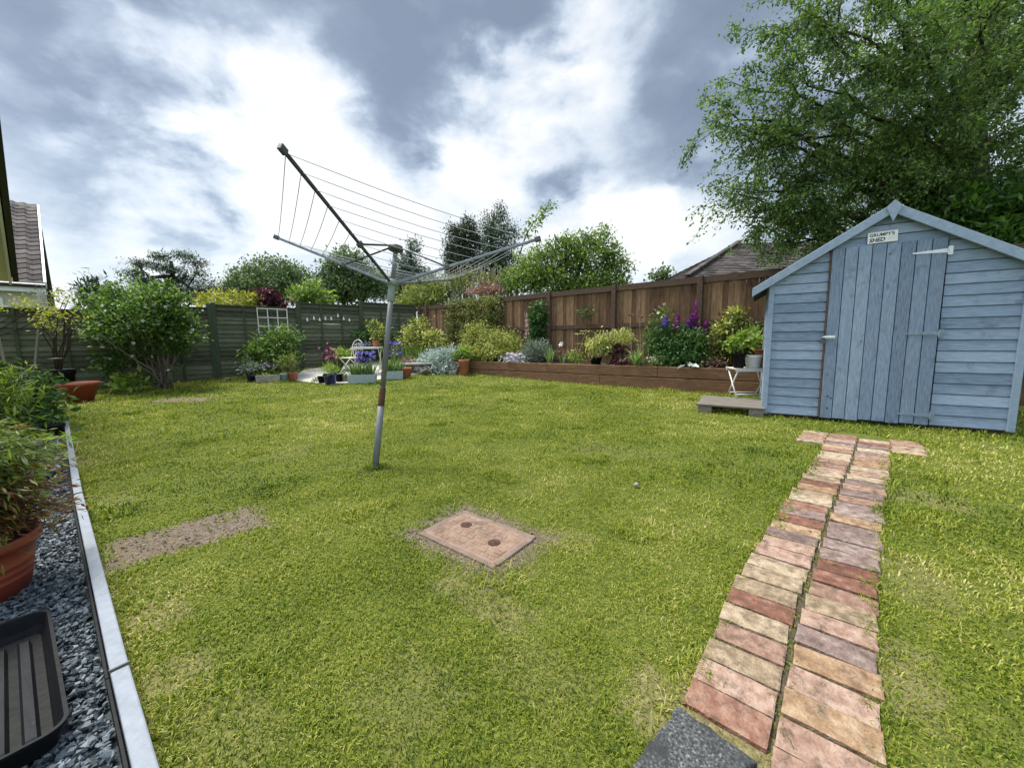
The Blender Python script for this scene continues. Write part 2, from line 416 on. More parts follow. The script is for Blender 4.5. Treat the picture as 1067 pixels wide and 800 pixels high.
G = lambda *c: c
M['grass'] = None
M['l_birch'] = leafmat('deep_green_tree_leaves', [(.0, G(0.035, 0.075, 0.022)), (.5, G(0.079, 0.146, 0.038)), (1, G(0.189, 0.276, 0.066))], trans=.34, cl=.7, clump=.45)
M['l_laurel'] = leafmat('bright_green_laurel_leaves', [(.0, G(0.024, 0.068, 0.012)), (.5, G(0.053, 0.128, 0.021)), (1, G(0.135, 0.240, 0.038))], trans=.28, cl=2)
M['l_mid'] = leafmat('mid_green_leaves', [(0, G(0.041, 0.081, 0.019)), (.5, G(0.084, 0.142, 0.035)), (1, G(0.162, 0.230, 0.061))], trans=.35, cl=.9)
M['l_apple'] = leafmat('fresh_green_leaves', [(0, G(0.056, 0.106, 0.025)), (.5, G(0.125, 0.200, 0.045)), (1, G(0.250, 0.325, 0.088))], trans=.38, cl=1.1)
M['l_dark'] = leafmat('blue_green_conifer_needles', [(0, G(0.020, 0.044, 0.031)), (.5, G(0.044, 0.085, 0.054)), (1, G(0.093, 0.145, 0.088))], trans=.15, cl=.8)
M['l_cypress'] = leafmat('near_black_green_conifer', [(0, G(0.013, 0.027, 0.013)), (.5, G(0.030, 0.051, 0.024)), (1, G(0.075, 0.102, 0.051))], trans=.15, cl=.9)
M['l_round'] = leafmat('dull_green_leaves', [(0, G(0.050, 0.085, 0.040)), (.5, G(0.090, 0.143, 0.065)), (1, G(0.155, 0.217, 0.096))], trans=.3, cl=.8)
M['l_yellow'] = leafmat('yellow_green_leaves', [(0, G(.12, .14, .02)), (.5, G(.24, .25, .035)), (1, G(.42, .40, .07))], trans=.35, cl=2)
M['l_golden'] = leafmat('golden_variegated_leaves', [(0, G(.04, .07, .012)), (.40, G(.16, .20, .035)), (.75, G(.36, .37, .09)), (1, G(.56, .52, .22))], trans=.3, cl=3)
M['l_olive'] = leafmat('olive_bush_leaves', [(0, G(.06, .085, .02)), (.5, G(.13, .16, .04)), (1, G(.24, .26, .08))], trans=.35, cl=1.3)
M['l_purple'] = leafmat('purple_maple_leaves', [(0, G(.022, .008, .014)), (.5, G(.055, .014, .028)), (1, G(.11, .03, .05))], trans=.3, cl=2, tcol=(1.5, .8, .9))
M['l_pinkish'] = leafmat('pinkish_brown_leaves', [(0, G(.10, .06, .05)), (.5, G(.22, .14, .11)), (1, G(.36, .26, .20))], trans=.3, cl=4, tcol=(1.4, 1.1, .9))
M['l_shrub'] = leafmat('shrub_leaves', [(0, G(.026, .065, .012)), (.5, G(.075, .145, .028)), (1, G(.19, .27, .07))], trans=.36, cl=2.2)
M['l_ivy'] = leafmat('ivy_leaves', [(0, G(.05, .075, .016)), (.5, G(.12, .145, .035)), (1, G(.25, .26, .08))], trans=.25, cl=5)
M['l_silver'] = leafmat('silver_grey_leaves', [(0, G(.22, .28, .25)), (.5, G(.38, .46, .42)), (1, G(.58, .64, .60))], trans=.2, cl=4, tcol=(1, 1.05, .95))
M['l_lavender'] = leafmat('grey_green_lavender_leaves', [(0, G(.09, .12, .09)), (.5, G(.16, .20, .15)), (1, G(.26, .30, .24))], trans=.2, cl=4, tcol=(1, 1.1, .9))
M['l_deep'] = leafmat('dark_glossy_leaves', [(0, G(0.017, 0.053, 0.014)), (.5, G(0.039, 0.105, 0.025)), (1, G(0.098, 0.182, 0.045))], trans=.25, cl=3)
M['l_lime'] = leafmat('lime_leaves', [(0, G(.10, .17, .025)), (.5, G(.19, .28, .045)), (1, G(.32, .40, .10))], trans=.35, cl=3)
M['l_strap'] = leafmat('strap_leaves', [(0, G(.07, .13, .04)), (.5, G(.14, .22, .07)), (1, G(.32, .38, .22))], trans=.3, cl=3)
M['l_acerbrown'] = leafmat('bronze_acer_leaves', [(0, G(.060, .020, .010)), (.40, G(.15, .060, .025)), (.70, G(.20, .13, .035)), (1, G(.19, .22, .04))], trans=.35, cl=5, clump=.5, tcol=(1.5, 1.2, .7))
M['l_acergreen'] = leafmat('green_acer_leaves', [(0, G(.05, .085, .012)), (.5, G(.11, .17, .022)), (1, G(.22, .27, .05))], trans=.4, cl=4)
M['l_cream'] = leafmat('cream_green_drooping_leaves', [(0, G(.13, .16, .03)), (.5, G(.34, .36, .10)), (1, G(.60, .58, .28))], trans=.3, cl=4)
M['f_white'] = leafmat('white_petals', [(0, G(.55, .56, .52)), (1, G(.82, .82, .78))], trans=.3, tcol=(1, 1, 1))
M['f_cream'] = leafmat('cream_petals', [(0, G(.50, .42, .26)), (1, G(.74, .66, .46))], trans=.3, tcol=(1, 1, .9))
M['f_palepink'] = leafmat('pale_pink_petals', [(0, G(.48, .28, .36)), (1, G(.72, .56, .60))], trans=.3, tcol=(1.1, .95, 1))
M['f_pink'] = leafmat('pink_petals', [(0, G(.34, .09, .17)), (1, G(.62, .28, .40))], trans=.3, tcol=(1.2, .9, 1))
M['f_mauve'] = leafmat('pale_mauve_petals', [(0, G(.46, .36, .48)), (1, G(.74, .66, .74))], trans=.3, tcol=(1, 1, 1))
M['f_purple'] = leafmat('purple_petals', [(0, G(.09, .018, .17)), (1, G(.26, .07, .38))], trans=.3, tcol=(1.2, .9, 1.2))
M['f_magenta'] = leafmat('magenta_petals', [(0, G(.16, .012, .16)), (1, G(.36, .05, .34))], trans=.3, tcol=(1.2, .8, 1.1))
M['f_violet'] = leafmat('violet_blue_petals', [(0, G(.07, .05, .26)), (1, G(.19, .15, .48))], trans=.3, tcol=(1, 1, 1.3))
M['f_maroon'] = leafmat('maroon_petals', [(0, G(.12, .02, .05)), (1, G(.40, .13, .20))], trans=.3, tcol=(1.2, .9, 1))
M['f_yellow'] = leafmat('yellow_petals', [(0, G(.55, .42, .06)), (1, G(.76, .66, .22))], trans=.3, tcol=(1, 1, .8))


def grassmat():
    m, nt, N, L = newmat('mown_grass_blades')
    out = N('ShaderNodeOutputMaterial'); p = N('ShaderNodeBsdfPrincipled')
    g = N('ShaderNodeNewGeometry'); tc = N('ShaderNodeTexCoord')

    def noise(s, d=4):
        n = N('ShaderNodeTexNoise'); n.inputs['Scale'].default_value = s; n.inputs['Detail'].default_value = d; L(tc.outputs['Object'], n.inputs['Vector']); return n.outputs['Fac']

    def m_(op, a, b, c=None):
        n = N('ShaderNodeMath'); n.operation = op
        for k, x in enumerate((a, b, c)):
            if x is None: continue
            if isinstance(x, (int, float)): n.inputs[k].default_value = x
            else: L(x, n.inputs[k])
        return n.outputs[0]
    pat = m_('ADD', m_('MULTIPLY', m_('SUBTRACT', noise(.55), .5), 1.5), m_('MULTIPLY', m_('SUBTRACT', noise(3.2), .5), .8))
    f = m_('ADD', m_('ADD', m_('MULTIPLY', g.outputs['Random Per Island'], .72), pat), .11)
    cr = ramp(N, [(0, (.040, .078, .006)), (.22, (.105, .155, .012)), (.50, (.205, .255, .022)), (.72, (.31, .325, .048)), (.86, (.46, .42, .14)), (1.0, (.62, .54, .28))])
    L(f, cr.inputs[0]); L(cr.outputs[0], p.inputs['Base Color'])
    p.inputs['Roughness'].default_value = .55; p.inputs['Specular IOR Level'].default_value = .25
    t = N('ShaderNodeBsdfTranslucent'); mu = N('ShaderNodeMix'); mu.data_type = 'RGBA'; mu.blend_type = 'MULTIPLY'; mu.inputs[0].default_value = 1
    L(cr.outputs[0], mu.inputs[6]); mu.inputs[7].default_value = (1.35, 1.4, .8, 1); L(mu.outputs[2], t.inputs[0])
    mx = N('ShaderNodeMixShader'); mx.inputs[0].default_value = .35
    L(p.outputs[0], mx.inputs[1]); L(t.outputs[0], mx.inputs[2]); L(mx.outputs[0], out.inputs[0])
    return m


M['grass'] = grassmat()
M['lawn'] = surf('lawn_ground', [(.25, (.048, .066, .008)), (.5, (.105, .128, .016)), (.75, (.19, .19, .04))], scale=26, rough=1, bump=1, bscale=60, bdist=.03, detail=10)
M['field'] = M['lawn']

# worn places of the lawn: centre, direction, half sizes, how bare
def _ax(p, q): d = (gp(*q) - gp(*p))[:2]; return d / np.linalg.norm(d)
dcen = np.mean([gp(433, 553), gp(518, 592), gp(552, 564), gp(492, 534)], 0)
WORN = []
def worn(c, ax, hx, hy, k): WORN.append((np.array(c[:2], float), np.array(ax, float), hx, hy, k))
_l, _r = gp(112, 580), gp(270, 536)
worn((_l + _r) / 2, _ax((112, 580), (270, 536)), float(np.linalg.norm(_r - _l)) / 2, .18, 1.0)
worn(dcen + [.0, .0, 0], (math.cos(R(-38)), math.sin(R(-38))), .33, .24, .85)
worn(gp(192, 416.5), (1, 0), .45, .22, .9)
for px, py, rx, ry, k in ((166, 640, .11, .08, .55), (185, 705, .10, .08, .5), (500, 622, .22, .08, .45), (690, 735, .10, .10, .6), (735, 735, .08, .08, .7), (590, 560, .14, .09, .4), (930, 700, .10, .16, .5), (940, 600, .14, .2, .35),
                          (965, 520, .18, .15, .4), (300, 470, .3, .2, .25), (640, 470, .4, .25, .2), (120, 520, .15, .1, .3), (390, 490, .10, .08, .5), (765, 775, .14, .10, .8), (240, 760, .15, .1, .3), (420, 720, .15, .12, .25), (560, 700, .16, .1, .25)):
    worn(gp(px, py), (.77, -.64), rx, ry, k)


def worn_at(P):
    w = np.zeros(len(P))
    for c, ax, hx, hy, k in WORN:
        q = P - c; u = np.abs(q @ ax) / hx; v = np.abs(q @ np.array([-ax[1], ax[0]])) / hy
        m = np.maximum(u, v) if k > .8 else np.hypot(u, v)
        w = np.maximum(w, k * np.clip((1.22 - m) / .42, 0, 1))
    return w


def lawn_wear():
    nt = M['lawn'].node_tree; N, L = nt.nodes.new, nt.links.new
    p = [n for n in nt.nodes if n.type == 'BSDF_PRINCIPLED'][0]
    old = p.inputs['Base Color'].links[0].from_socket
    tc = N('ShaderNodeTexCoord')
    nz = N('ShaderNodeTexNoise'); nz.inputs['Scale'].default_value = 16; nz.inputs['Detail'].default_value = 7; nz.inputs['Roughness'].default_value = .65; L(tc.outputs['Object'], nz.inputs['Vector'])

    def m(op, a, b, c=None):
        n = N('ShaderNodeMath'); n.operation = op
        for k, x in enumerate((a, b, c)):
            if x is None: continue
            if isinstance(x, (int, float)): n.inputs[k].default_value = float(x)
            else: L(x, n.inputs[k])
        return n.outputs[0]
    jit = m('MULTIPLY', m('SUBTRACT', nz.outputs['Fac'], .5), 1.5)
    tot = thin = None
    for c, ax, hx, hy, k in WORN:
        sb = N('ShaderNodeVectorMath'); sb.operation = 'SUBTRACT'; L(tc.outputs['Object'], sb.inputs[0]); sb.inputs[1].default_value = (c[0], c[1], 0)
        uv = []
        for e, h in ((ax, hx), ((-ax[1], ax[0]), hy)):
            dt = N('ShaderNodeVectorMath'); dt.operation = 'DOT_PRODUCT'; L(sb.outputs[0], dt.inputs[0]); dt.inputs[1].default_value = (e[0] / h, e[1] / h, 0)
            uv.append(m('ABSOLUTE', dt.outputs['Value'], 0))
        dd = m('ADD', m('MAXIMUM', uv[0], uv[1]), jit)
        mr = N('ShaderNodeMapRange'); mr.interpolation_type = 'SMOOTHSTEP'; L(dd, mr.inputs[0]); mr.inputs[1].default_value = 1.25; mr.inputs[2].default_value = .85; mr.inputs[3].default_value = 0; mr.inputs[4].default_value = min(1, k * 1.1)
        if k > .8: tot = mr.outputs[0] if tot is None else m('MAXIMUM', tot, mr.outputs[0])
        else: thin = mr.outputs[0] if thin is None else m('MAXIMUM', thin, mr.outputs[0])
    ns = N('ShaderNodeTexNoise'); ns.inputs['Scale'].default_value = 38; ns.inputs['Detail'].default_value = 9; ns.inputs['Roughness'].default_value = .7; L(tc.outputs['Object'], ns.inputs['Vector'])
    cr = ramp(N, [(.28, (.06, .045, .033)), (.46, (.145, .11, .08)), (.62, (.215, .17, .125)), (.75, (.31, .26, .20))]); L(ns.outputs['Fac'], cr.inputs[0])
    mx = N('ShaderNodeMix'); mx.data_type = 'RGBA'; L(tot, mx.inputs[0]); m0 = N('ShaderNodeMix'); m0.data_type = 'RGBA'; L(thin, m0.inputs[0]); L(old, m0.inputs[6])
    c2 = ramp(N, [(.3, (.085, .072, .030)), (.5, (.20, .165, .075)), (.68, (.34, .29, .15))]); L(ns.outputs['Fac'], c2.inputs[0]); L(c2.outputs[0], m0.inputs[7])
    L(m0.outputs[2], mx.inputs[6]); L(cr.outputs[0], mx.inputs[7]); L(mx.outputs[2], p.inputs['Base Color'])


lawn_wear()


# ------------------------------------------------------------------ foliage tools
def unit(v):
    return v / (np.linalg.norm(v, axis=-1, keepdims=True) + 1e-9)


def frames(n, up=.3, out=None, outw=0.0, axis_z=0.0):
    """random leaf frames: A along the leaf, B across"""
    A = rng.normal(size=(n, 3))
    if out is not None: A = A + out * outw
    A[:, 2] += axis_z
    A = unit(A)
    Nn = rng.normal(size=(n, 3)) * .8; Nn[:, 2] += up * 3
    B = unit(np.cross(Nn, A))
    return A, B


def blob_points(blobs, ncl, shell=.5):
    """cluster centres spread over ellipsoids (cx,cy,cz,rx,ry,rz), by volume"""
    bl = np.array(blobs, float); vol = bl[:, 3] * bl[:, 4] * bl[:, 5]; vol = vol ** .8
    idx = rng.choice(len(bl), ncl, p=vol / vol.sum())
    d = unit(rng.normal(size=(ncl, 3)))
    r = (shell + (1 - shell) * rng.random(ncl)) ** .8 * (1 + rng.normal(size=ncl) * .07)
    return bl[idx, :3] + d * r[:, None] * bl[idx, 3:6], d


def crown(mb, blobs, ncl, per, size, asp=.5, spread=.3, up=.4, shell=.5, outw=.4, az=0.0):
    cpt, cd = blob_points(blobs, ncl, shell)
    n = ncl * per
    P = np.repeat(cpt, per, 0) + rng.normal(size=(n, 3)) * spread * np.array([1, 1, .7])
    D = np.repeat(cd, per, 0)
    A, B = frames(n, up, D, outw, az)
    l = size * rng.uniform(.65, 1.3, n)
    mb.leaves(P, A, B, l, l * asp)
    return cpt


def limb(mb, a, b, r0, r1, sag=0.0, n=5, seg=6, wob=.08):
    a = np.asarray(a, float); b = np.asarray(b, float)
    t = np.linspace(0, 1, seg)[:, None]
    p = a + (b - a) * t
    L_ = np.linalg.norm(b - a)
    p = p + np.sin(t * math.pi) * np.array([0, 0, 1]) * sag * L_
    p[1:-1] += rng.normal(size=(seg - 2, 3)) * wob * L_ * .3
    mb.tube(p, np.linspace(r0, r1, seg), n)
    return p


def tree(name, label, base, top, blobs, leaf, bark, ncl, per, size, asp=.5, spread=.3, tr=.15, group=None, cat='tree', shell=.45, up=.4, az=0.0, nl=10):
    base = np.array(base, float)
    t = thing(name, label, cat, base, group=group)
    tb = MB()
    p = limb(tb, base - [0, 0, .1], top, tr, tr * .3, seg=7, n=8, wob=.05)
    fb = MB()
    cp = crown(fb, blobs, ncl, per, size, asp, spread, up, shell, az=az)
    for k in rng.choice(len(cp), min(nl, len(cp)), replace=False):
        q = p[rng.integers(2, 6)]
        limb(tb, q, cp[k], tr * .35, tr * .06, sag=.06, n=5)
    tb.build('trunk', bark, t, smooth=True)
    fb.build('crown', leaf, t)
    return t


def bush(name, label, base, blobs, leaf, ncl, per, size, asp=.5, spread=.08, group=None, cat='shrub', stems=6, stemmat='bark', sr=.012, up=.4, shell=.4, outw=.5, az=.1):
    base = np.array(base, float)
    t = thing(name, label, cat, base, group=group)
    fb = MB(); cp = crown(fb, blobs, ncl, per, size, asp, spread, up, shell, outw, az)
    fb.build('foliage', leaf, t)
    if stems:
        sb = MB()
        for k in rng.choice(len(cp), min(stems, len(cp)), replace=False):
            limb(sb, base + [rng.normal() * .05, rng.normal() * .05, 0], cp[k], sr, sr * .4, sag=.05, n=5)
        sb.build('stem', M[stemmat], t, smooth=True)
    return t


def blossoms(mb, P, size, out=None, n=5):
    P = np.asarray(P, float); k = len(P)
    N_ = unit(rng.normal(size=(k, 3)) + np.array([0, -.8, .8]))
    u = unit(np.cross(N_, rng.normal(size=(k, 3)))); v = np.cross(N_, u)
    for j in range(n):
        a = j * 2 * math.pi / n
        A = unit(u * math.cos(a) + v * math.sin(a) + N_ * .25)
        mb.leaves(P, A, unit(np.cross(N_, A)), size * .55, size * .45)


def spike(mb, base, h, r, n, size):
    base = np.asarray(base, float)
    t = rng.random(n); a = rng.random(n) * 2 * math.pi
    rr = r * (1 - t * .75)
    O = np.stack([np.cos(a), np.sin(a), np.zeros(n)], 1)
    P = base + O * rr[:, None] * .6 + np.stack([np.zeros(n)] * 2 + [t * h], 1)
    A = unit(O + np.array([0, 0, .6]) + rng.normal(size=(n, 3)) * .3)
    mb.leaves(P, A, unit(np.cross(np.array([[0, 0, 1.0]]), A)), size * (1.1 - .6 * t), size * .8 * (1.1 - .6 * t))


def pot(name, label, c, r, h, mat, group=None, cat='plant pot', taper=.72, rim=.06, soil=True, rings=0):
    t = thing(name, label, cat, c, group=group)
    rb = r * taper; e = r * .1
    prof = [(rb * .92, 0), (rb, .004)]
    zr = h * (1 - rim * 3)
    if rings:
        for k in range(rings):
            z0 = h * (.3 + .12 * k); rr = rb + (r * .93 - rb) * z0 / zr
            prof += [(rr, z0), (rr * 1.012, z0 + h * .012), (rr * 1.012, z0 + h * .035), (rr, z0 + h * .047)]
    prof += [(r * .93, zr), (r, zr + h * .02), (r * 1.01, h * .99), (r * .98, h), (r * .90, h * .985), (r * .86, h * .9), (r * .82, h * .86)]
    MB().lathe(prof, c, 36).build('pot_body', mat, t, smooth=True)
    if soil:
        MB().lathe([(r * .84, h * .87), (r * .4, h * .9), (.002, h * .9)], c, 20).build('soil', M['soil'], t, smooth=True)
    return t


# ------------------------------------------------------------------ ground and setting
def ground():
    xs = np.concatenate([[-400, -150, -60, -30], np.linspace(-20, 20, 81), [30, 60, 150, 400]])
    ys = np.concatenate([[-60, -20, -8], np.linspace(-4, 20, 97), [30, 60, 150, 500, 900]])
    X, Y = np.meshgrid(xs, ys); Z = zt(Y)
    V = np.stack([X, Y, Z], -1).reshape(-1, 3); w = len(xs)
    F = []
    for j in range(len(ys) - 1):
        for i in range(w - 1):
            F.append((j * w + i, j * w + i + 1, (j + 1) * w + i + 1, (j + 1) * w + i))
    mb = MB().add(V, F)
    o = mb.build('lawn', M['lawn'], smooth=True)
    tag(o, kind='structure')


ground()


def inpoly(P, poly):
    poly = np.array([q[:2] for q in poly], float); c = np.zeros(len(P), bool)
    j = len(poly) - 1
    for i in range(len(poly)):
        xi, yi = poly[i]; xj, yj = poly[j]
        cond = ((yi > P[:, 1]) != (yj > P[:, 1])) & (P[:, 0] < (xj - xi) * (P[:, 1] - yi) / (yj - yi + 1e-12) + xi)
        c ^= cond; j = i
    return c


def rough_soil(name, poly, mat, lift, amp, edge=.04):
    P = np.array([q[:2] for q in poly], float); lo, hi = P.min(0) - .05, P.max(0) + .05; st = .014
    xs = np.arange(lo[0], hi[0], st); ys = np.arange(lo[1], hi[1], st); X, Y = np.meshgrid(xs, ys)
    Q = np.stack([X.ravel(), Y.ravel()], 1)
    Qn = Q + np.stack([np.sin(Q[:, 1] * 23 + 1) + np.sin(Q[:, 0] * 61), np.sin(Q[:, 0] * 19) + np.sin(Q[:, 1] * 53)], 1) * edge * .4
    ins = inpoly(Qn, poly).reshape(X.shape)
    nz = rng.normal(size=X.shape)
    for _ in range(2): nz = (nz + np.roll(nz, 1, 0) + np.roll(nz, 1, 1) + np.roll(nz, -1, 0) + np.roll(nz, -1, 1)) / 3.2
    Z = zt(Y) + lift + amp * np.abs(nz)
    w = len(xs); V = np.stack([X, Y, Z], -1).reshape(-1, 3); F = []
    for j in range(len(ys) - 1):
        for i in range(w - 1):
            if ins[j, i] and ins[j + 1, i + 1] and ins[j, i + 1] and ins[j + 1, i]: F.append((j * w + i, j * w + i + 1, (j + 1) * w + i + 1, (j + 1) * w + i))
    return tag(MB().add(V, F).build(name, mat, smooth=True), kind='structure')


def sheet(name, poly, mat, lift, kind='structure', sub=None, soft=0.0):
    """flat patch following the ground; a fan of small quads over a convex polygon"""
    P = np.array(poly, float)[:, :2]
    cen = P.mean(0)
    rings = 8
    dens = []
    for a, b in zip(P, np.roll(P, -1, 0)):
        k = max(2, int(np.linalg.norm(b - a) / .12))
        dens += [a + (b - a) * t for t in np.linspace(0, 1, k, endpoint=False)]
    dens = np.array(dens); n = len(dens)
    if soft:
        d = dens - cen
        ph = np.arange(n)
        dens = cen + d * (1 + soft * (np.sin(ph * 1.7) * .4 + np.sin(ph * .63 + 1) * .6 + rng.normal(size=n) * .4))[:, None]
    V = []
    for k in range(rings):
        V.append(cen + (dens - cen) * (k + 1) / rings)
    V = np.concatenate([[cen], np.concatenate(V)])
    V3 = np.concatenate([V, (zt(V[:, 1]) + lift)[:, None]], 1)
    F = [(0, 1 + i, 1 + (i + 1) % n) for i in range(n)]
    for k in range(rings - 1):
        F += [(1 + k * n + i, 1 + (k + 1) * n + i, 1 + (k + 1) * n + (i + 1) % n, 1 + k * n + (i + 1) % n) for i in range(n)]
    o = MB().add(V3, F).build(name, mat, smooth=True)
    return tag(o, kind=kind)


# gravel strip along the left edging board
SA, SB = np.array([-0.70, 0.66]), np.array([-5.42, 4.56])
SD = unit(SB - SA); SN = np.array([-SD[1], SD[0]]) ; SN = SN if SN[0] < 0 and SN[1] < 0 else -SN
SN = np.array([-abs(SN[0]), -abs(SN[1])])
def sp(u, v): return SA + SD * u + SN * v
SLEN = float(np.linalg.norm(SB - SA))
gpoly = [sp(-1.2, .02), sp(SLEN, .02), sp(SLEN, 1.6), sp(-1.2, 1.6)]
sheet('gravel_bed', gpoly, M['slatebase'], .012)

soilpoly = [gp(108, 567), gp(124, 591), gp(200, 570), gp(277, 546), gp(258, 525), gp(185, 537)]
soilpoly2 = [gp(172, 417), gp(196, 420), gp(212, 416), gp(190, 413)]
drainq = [gp(433, 553), gp(518, 592), gp(552, 564), gp(492, 534)]
dc = np.mean(drainq, 0)
patio = [gp(300, 396), gp(345, 401.5), gp(400, 395.5), gp(440, 389.5), gp(470, 387), np.array([-1.6, 12.0, 0]), np.array([-3.4, 13.3, 0]), np.array([-5.9, 10.9, 0])]
sheet('patio', patio, M['concrete'], .02)
pathpoly = [np.array([.40, .92]), np.array([2.60, 3.44]), np.array([3.10, 4.0]), np.array([4.05, 3.60]), np.array([3.55, 3.06]), np.array([.86, .80])]
for bedq in ([(.56, .94), (1.04, 1.48), (1.36, 1.40), (.78, .72)], [(1.02, 1.50), (3.15, 3.72), (3.46, 3.42), (1.38, 1.40)]):
    sheet('brick_path_bed', [np.array(list(q) + [0]) for q in bedq], M['pathdirt'], .0025)

# ------------------------------------------------------------------ shed
SHL = np.array([3.186, 4.817, 0]); SHU = np.array([.8466, -.5322, 0])
SHA = math.atan2(SHU[1], SHU[0])
SHW, SHD = 2.07, 1.75


def shed():
    t = thing('garden_shed', 'blue painted wooden shed with closed plank door at the head of the brick path', 'shed', SHL, SHA)
    # local frame: x along the front, y into the shed, z up
    ey, ap = 1.655, 2.315
    def roofz(x): return ey + (ap - ey) * (1 - abs(x - SHW / 2) / (SHW / 2))
    w = MB()
    pitch_ = .112
    z = .05
    k = 0
    dx0, dx1, dtop = .565, 1.475, 1.975
    while z < ap:
        z1 = z + pitch_
        spans = [(.04, dx0 - .012), (dx1 + .012, SHW - .04)] if z < dtop - .03 else [(.04, SHW - .04)]
        for (a, b) in spans:
            # clip the board under the roof slope
            zt_ = min(z1 - .009, ap)
            def xs(zz):
                if zz <= ey: return 0, SHW
                f = (zz - ey) / (ap - ey) * SHW / 2
                return f, SHW - f
            l0, r0 = xs(z); l1, r1 = xs(zt_)
            a0, b0, a1, b1 = max(a, l0), min(b, r0), max(a, l1), min(b, r1)
            if b0 - a0 < .02: continue
            if b1 < a1: a1 = b1 = (a1 + b1) / 2
            j = rng.normal() * .0015
            yb, yt = -.027 + j, -.020 + j
            V = [(a0, yb, z), (b0, yb, z), (b1, yt, zt_), (a1, yt, zt_), (a0, .012, z), (b0, .012, z), (b1, .012, zt_), (a1, .012, zt_)]
            w.add(V, [(0, 1, 2, 3), (5, 4, 7, 6), (4, 5, 1, 0), (3, 2, 6, 7), (4, 0, 3, 7), (1, 5, 6, 2)])
        z = z1
    for (a, b) in ((.03, dx0 - .02), (dx1 + .02, SHW - .03)): w.box(((a + b) / 2, .006, .84), (b - a, .012, 1.60))
    w.add([(.06, .0, 1.64), (SHW - .06, .0, 1.64), (SHW - .06, .0, ey + .01), (SHW / 2, .0, ap - .03), (.06, .0, ey + .01)], [(0, 1, 2, 3, 4)])
    w.build('wall', M['bluewood'], t, local=True, bevel=.0025)
    # side and back walls (boards too)
    for nm, (p0, p1) in (('side_wall', ((0, .02), (0, SHD))), ('side_wall', ((SHW, .02), (SHW, SHD))), ('rear_wall', ((0.02, SHD), (SHW - .02, SHD)))):
        b = MB(); z = .05
        while z < ey - .03:
            b.beam((p0[0], p0[1], z + .056), (p1[0], p1[1], z + .056), .022, .108); z += pitch_
        if nm == 'rear_wall':
            b.add([(0, SHD, ey - .04), (SHW, SHD, ey - .04), (SHW / 2, SHD, ap), (0, SHD - .02, ey - .04), (SHW, SHD - .02, ey - .04), (SHW / 2, SHD - .02, ap)], [(1, 0, 2), (3, 4, 5), (0, 1, 4, 3), (1, 2, 5, 4), (2, 0, 3, 5)])
        b.build(nm, M['bluewood'], t, local=True)
    fl = MB().box((SHW / 2, SHD / 2, .025), (SHW - .06, SHD - .1, .05)); fl.build('floor_joists', M['brownrail'], t, local=True)
    for x in (.02, SHW - .02):
        MB().box((x, -.03, .84), (.055, .03, 1.60)).build('corner_trim', M['bluetrim'], t, local=True, bevel=.003)
    # door
    d = thing  # noqa
    db = MB(); n = 8; xs_ = np.linspace(dx0, dx1, n + 1)
    for i in range(n):
        a, b = xs_[i] + .003, xs_[i + 1] - .003
        zb = .045 + rng.normal() * .006
        db.box(((a + b) / 2, -.038 + rng.normal() * .001, (zb + dtop) / 2), (b - a, .024, dtop - zb))
    door = db.build('door', M['bluedoor'], t, local=True, bevel=.004)
    eb = MB().box((dx0 - .006, -.036, (dtop + .05) / 2), (.009, .030, dtop - .06)); eb.build('edge_strip', M['rawedge'], door, local=True)
    eb = MB().box((SHW * .483, .004, dtop / 2 + .02), (dx1 - dx0 + .02, .01, dtop)); eb.build('backing', M['ink'], door, local=True)
    for zz, mm, l in ((1.84, 'hinge', .255), (1.012, 'hingedull', .26), (.15, 'hingedull', .25)):
        h = MB()
        h.add([(dx1 + .005, -.056, zz - .02), (dx1 + .005, -.056, zz + .022), (dx1 - l, -.056, zz + .006), (dx1 - l, -.056, zz - .008),
               (dx1 + .005, -.050, zz - .02), (dx1 + .005, -.050, zz + .022), (dx1 - l, -.050, zz + .006), (dx1 - l, -.050, zz - .008)],
              [(0, 1, 2, 3), (7, 6, 5, 4), (0, 3, 7, 4), (1, 5, 6, 2), (0, 4, 5, 1), (3, 2, 6, 7)])
        h.box((dx1 + .02, -.052, zz), (.032, .01, .085))
        h.tube([(dx1 + .004, -.058, zz - .04), (dx1 + .004, -.058, zz + .04)], .007, 8)
        for q in (.05, .13, .2): h.lathe([(.006, 0), (.005, .004)], (dx1 - q, -.059, zz - .002), 8)
        h.build('hinge', M[mm], door, local=True)
    b = MB()
    b.box((.60, -.055, .985), (.10, .008, .034)); b.tube([(.535, -.064, .985), (.65, -.064, .985)], .006, 8); b.tube([(.64, -.064, .985), (.64, -.085, .985)], .005, 6)
    b.build('bolt', M['hinge'], door, local=True)
    b = MB(); b.box((.545, -.066, .935), (.040, .018, .038)); b.tube([(.533, -.066, .95), (.533, -.066, .972), (.545, -.066, .98), (.557, -.066, .972), (.557, -.066, .95)], .004, 6)
    b.build('padlock', M['capplastic'], door, local=True)
    for (x, z_) in ((1.05, 1.86), (.63, .30), (.66, .28), (.63, .16)): MB().box((x, -.0515, z_), (.014, .003, .014)).build('nail_hole', M['ink'], door, local=True)
    # roof
    oh = .17
    sl = (ap - ey) / (SHW / 2)
    for s in (-1, 1):
        xe = SHW / 2 + s * (SHW / 2 + oh); ze = ey - sl * oh
        rb = MB()
        V = []
        for y in (-.075, SHD + .06):
            V += [(SHW / 2, y, ap + .022), (xe, y, ze + .022), (xe, y, ze + .045), (SHW / 2, y, ap + .045)]
        rb.add(V, [(0, 1, 2, 3), (7, 6, 5, 4), (0, 4, 5, 1), (1, 5, 6, 2), (2, 6, 7, 3), (3, 7, 4, 0)])
        rb.build('roof', M['felt'], t, local=True)
        bb = MB(); V = []
        xe2 = xe + s * .012; ze2 = ze - sl * .012
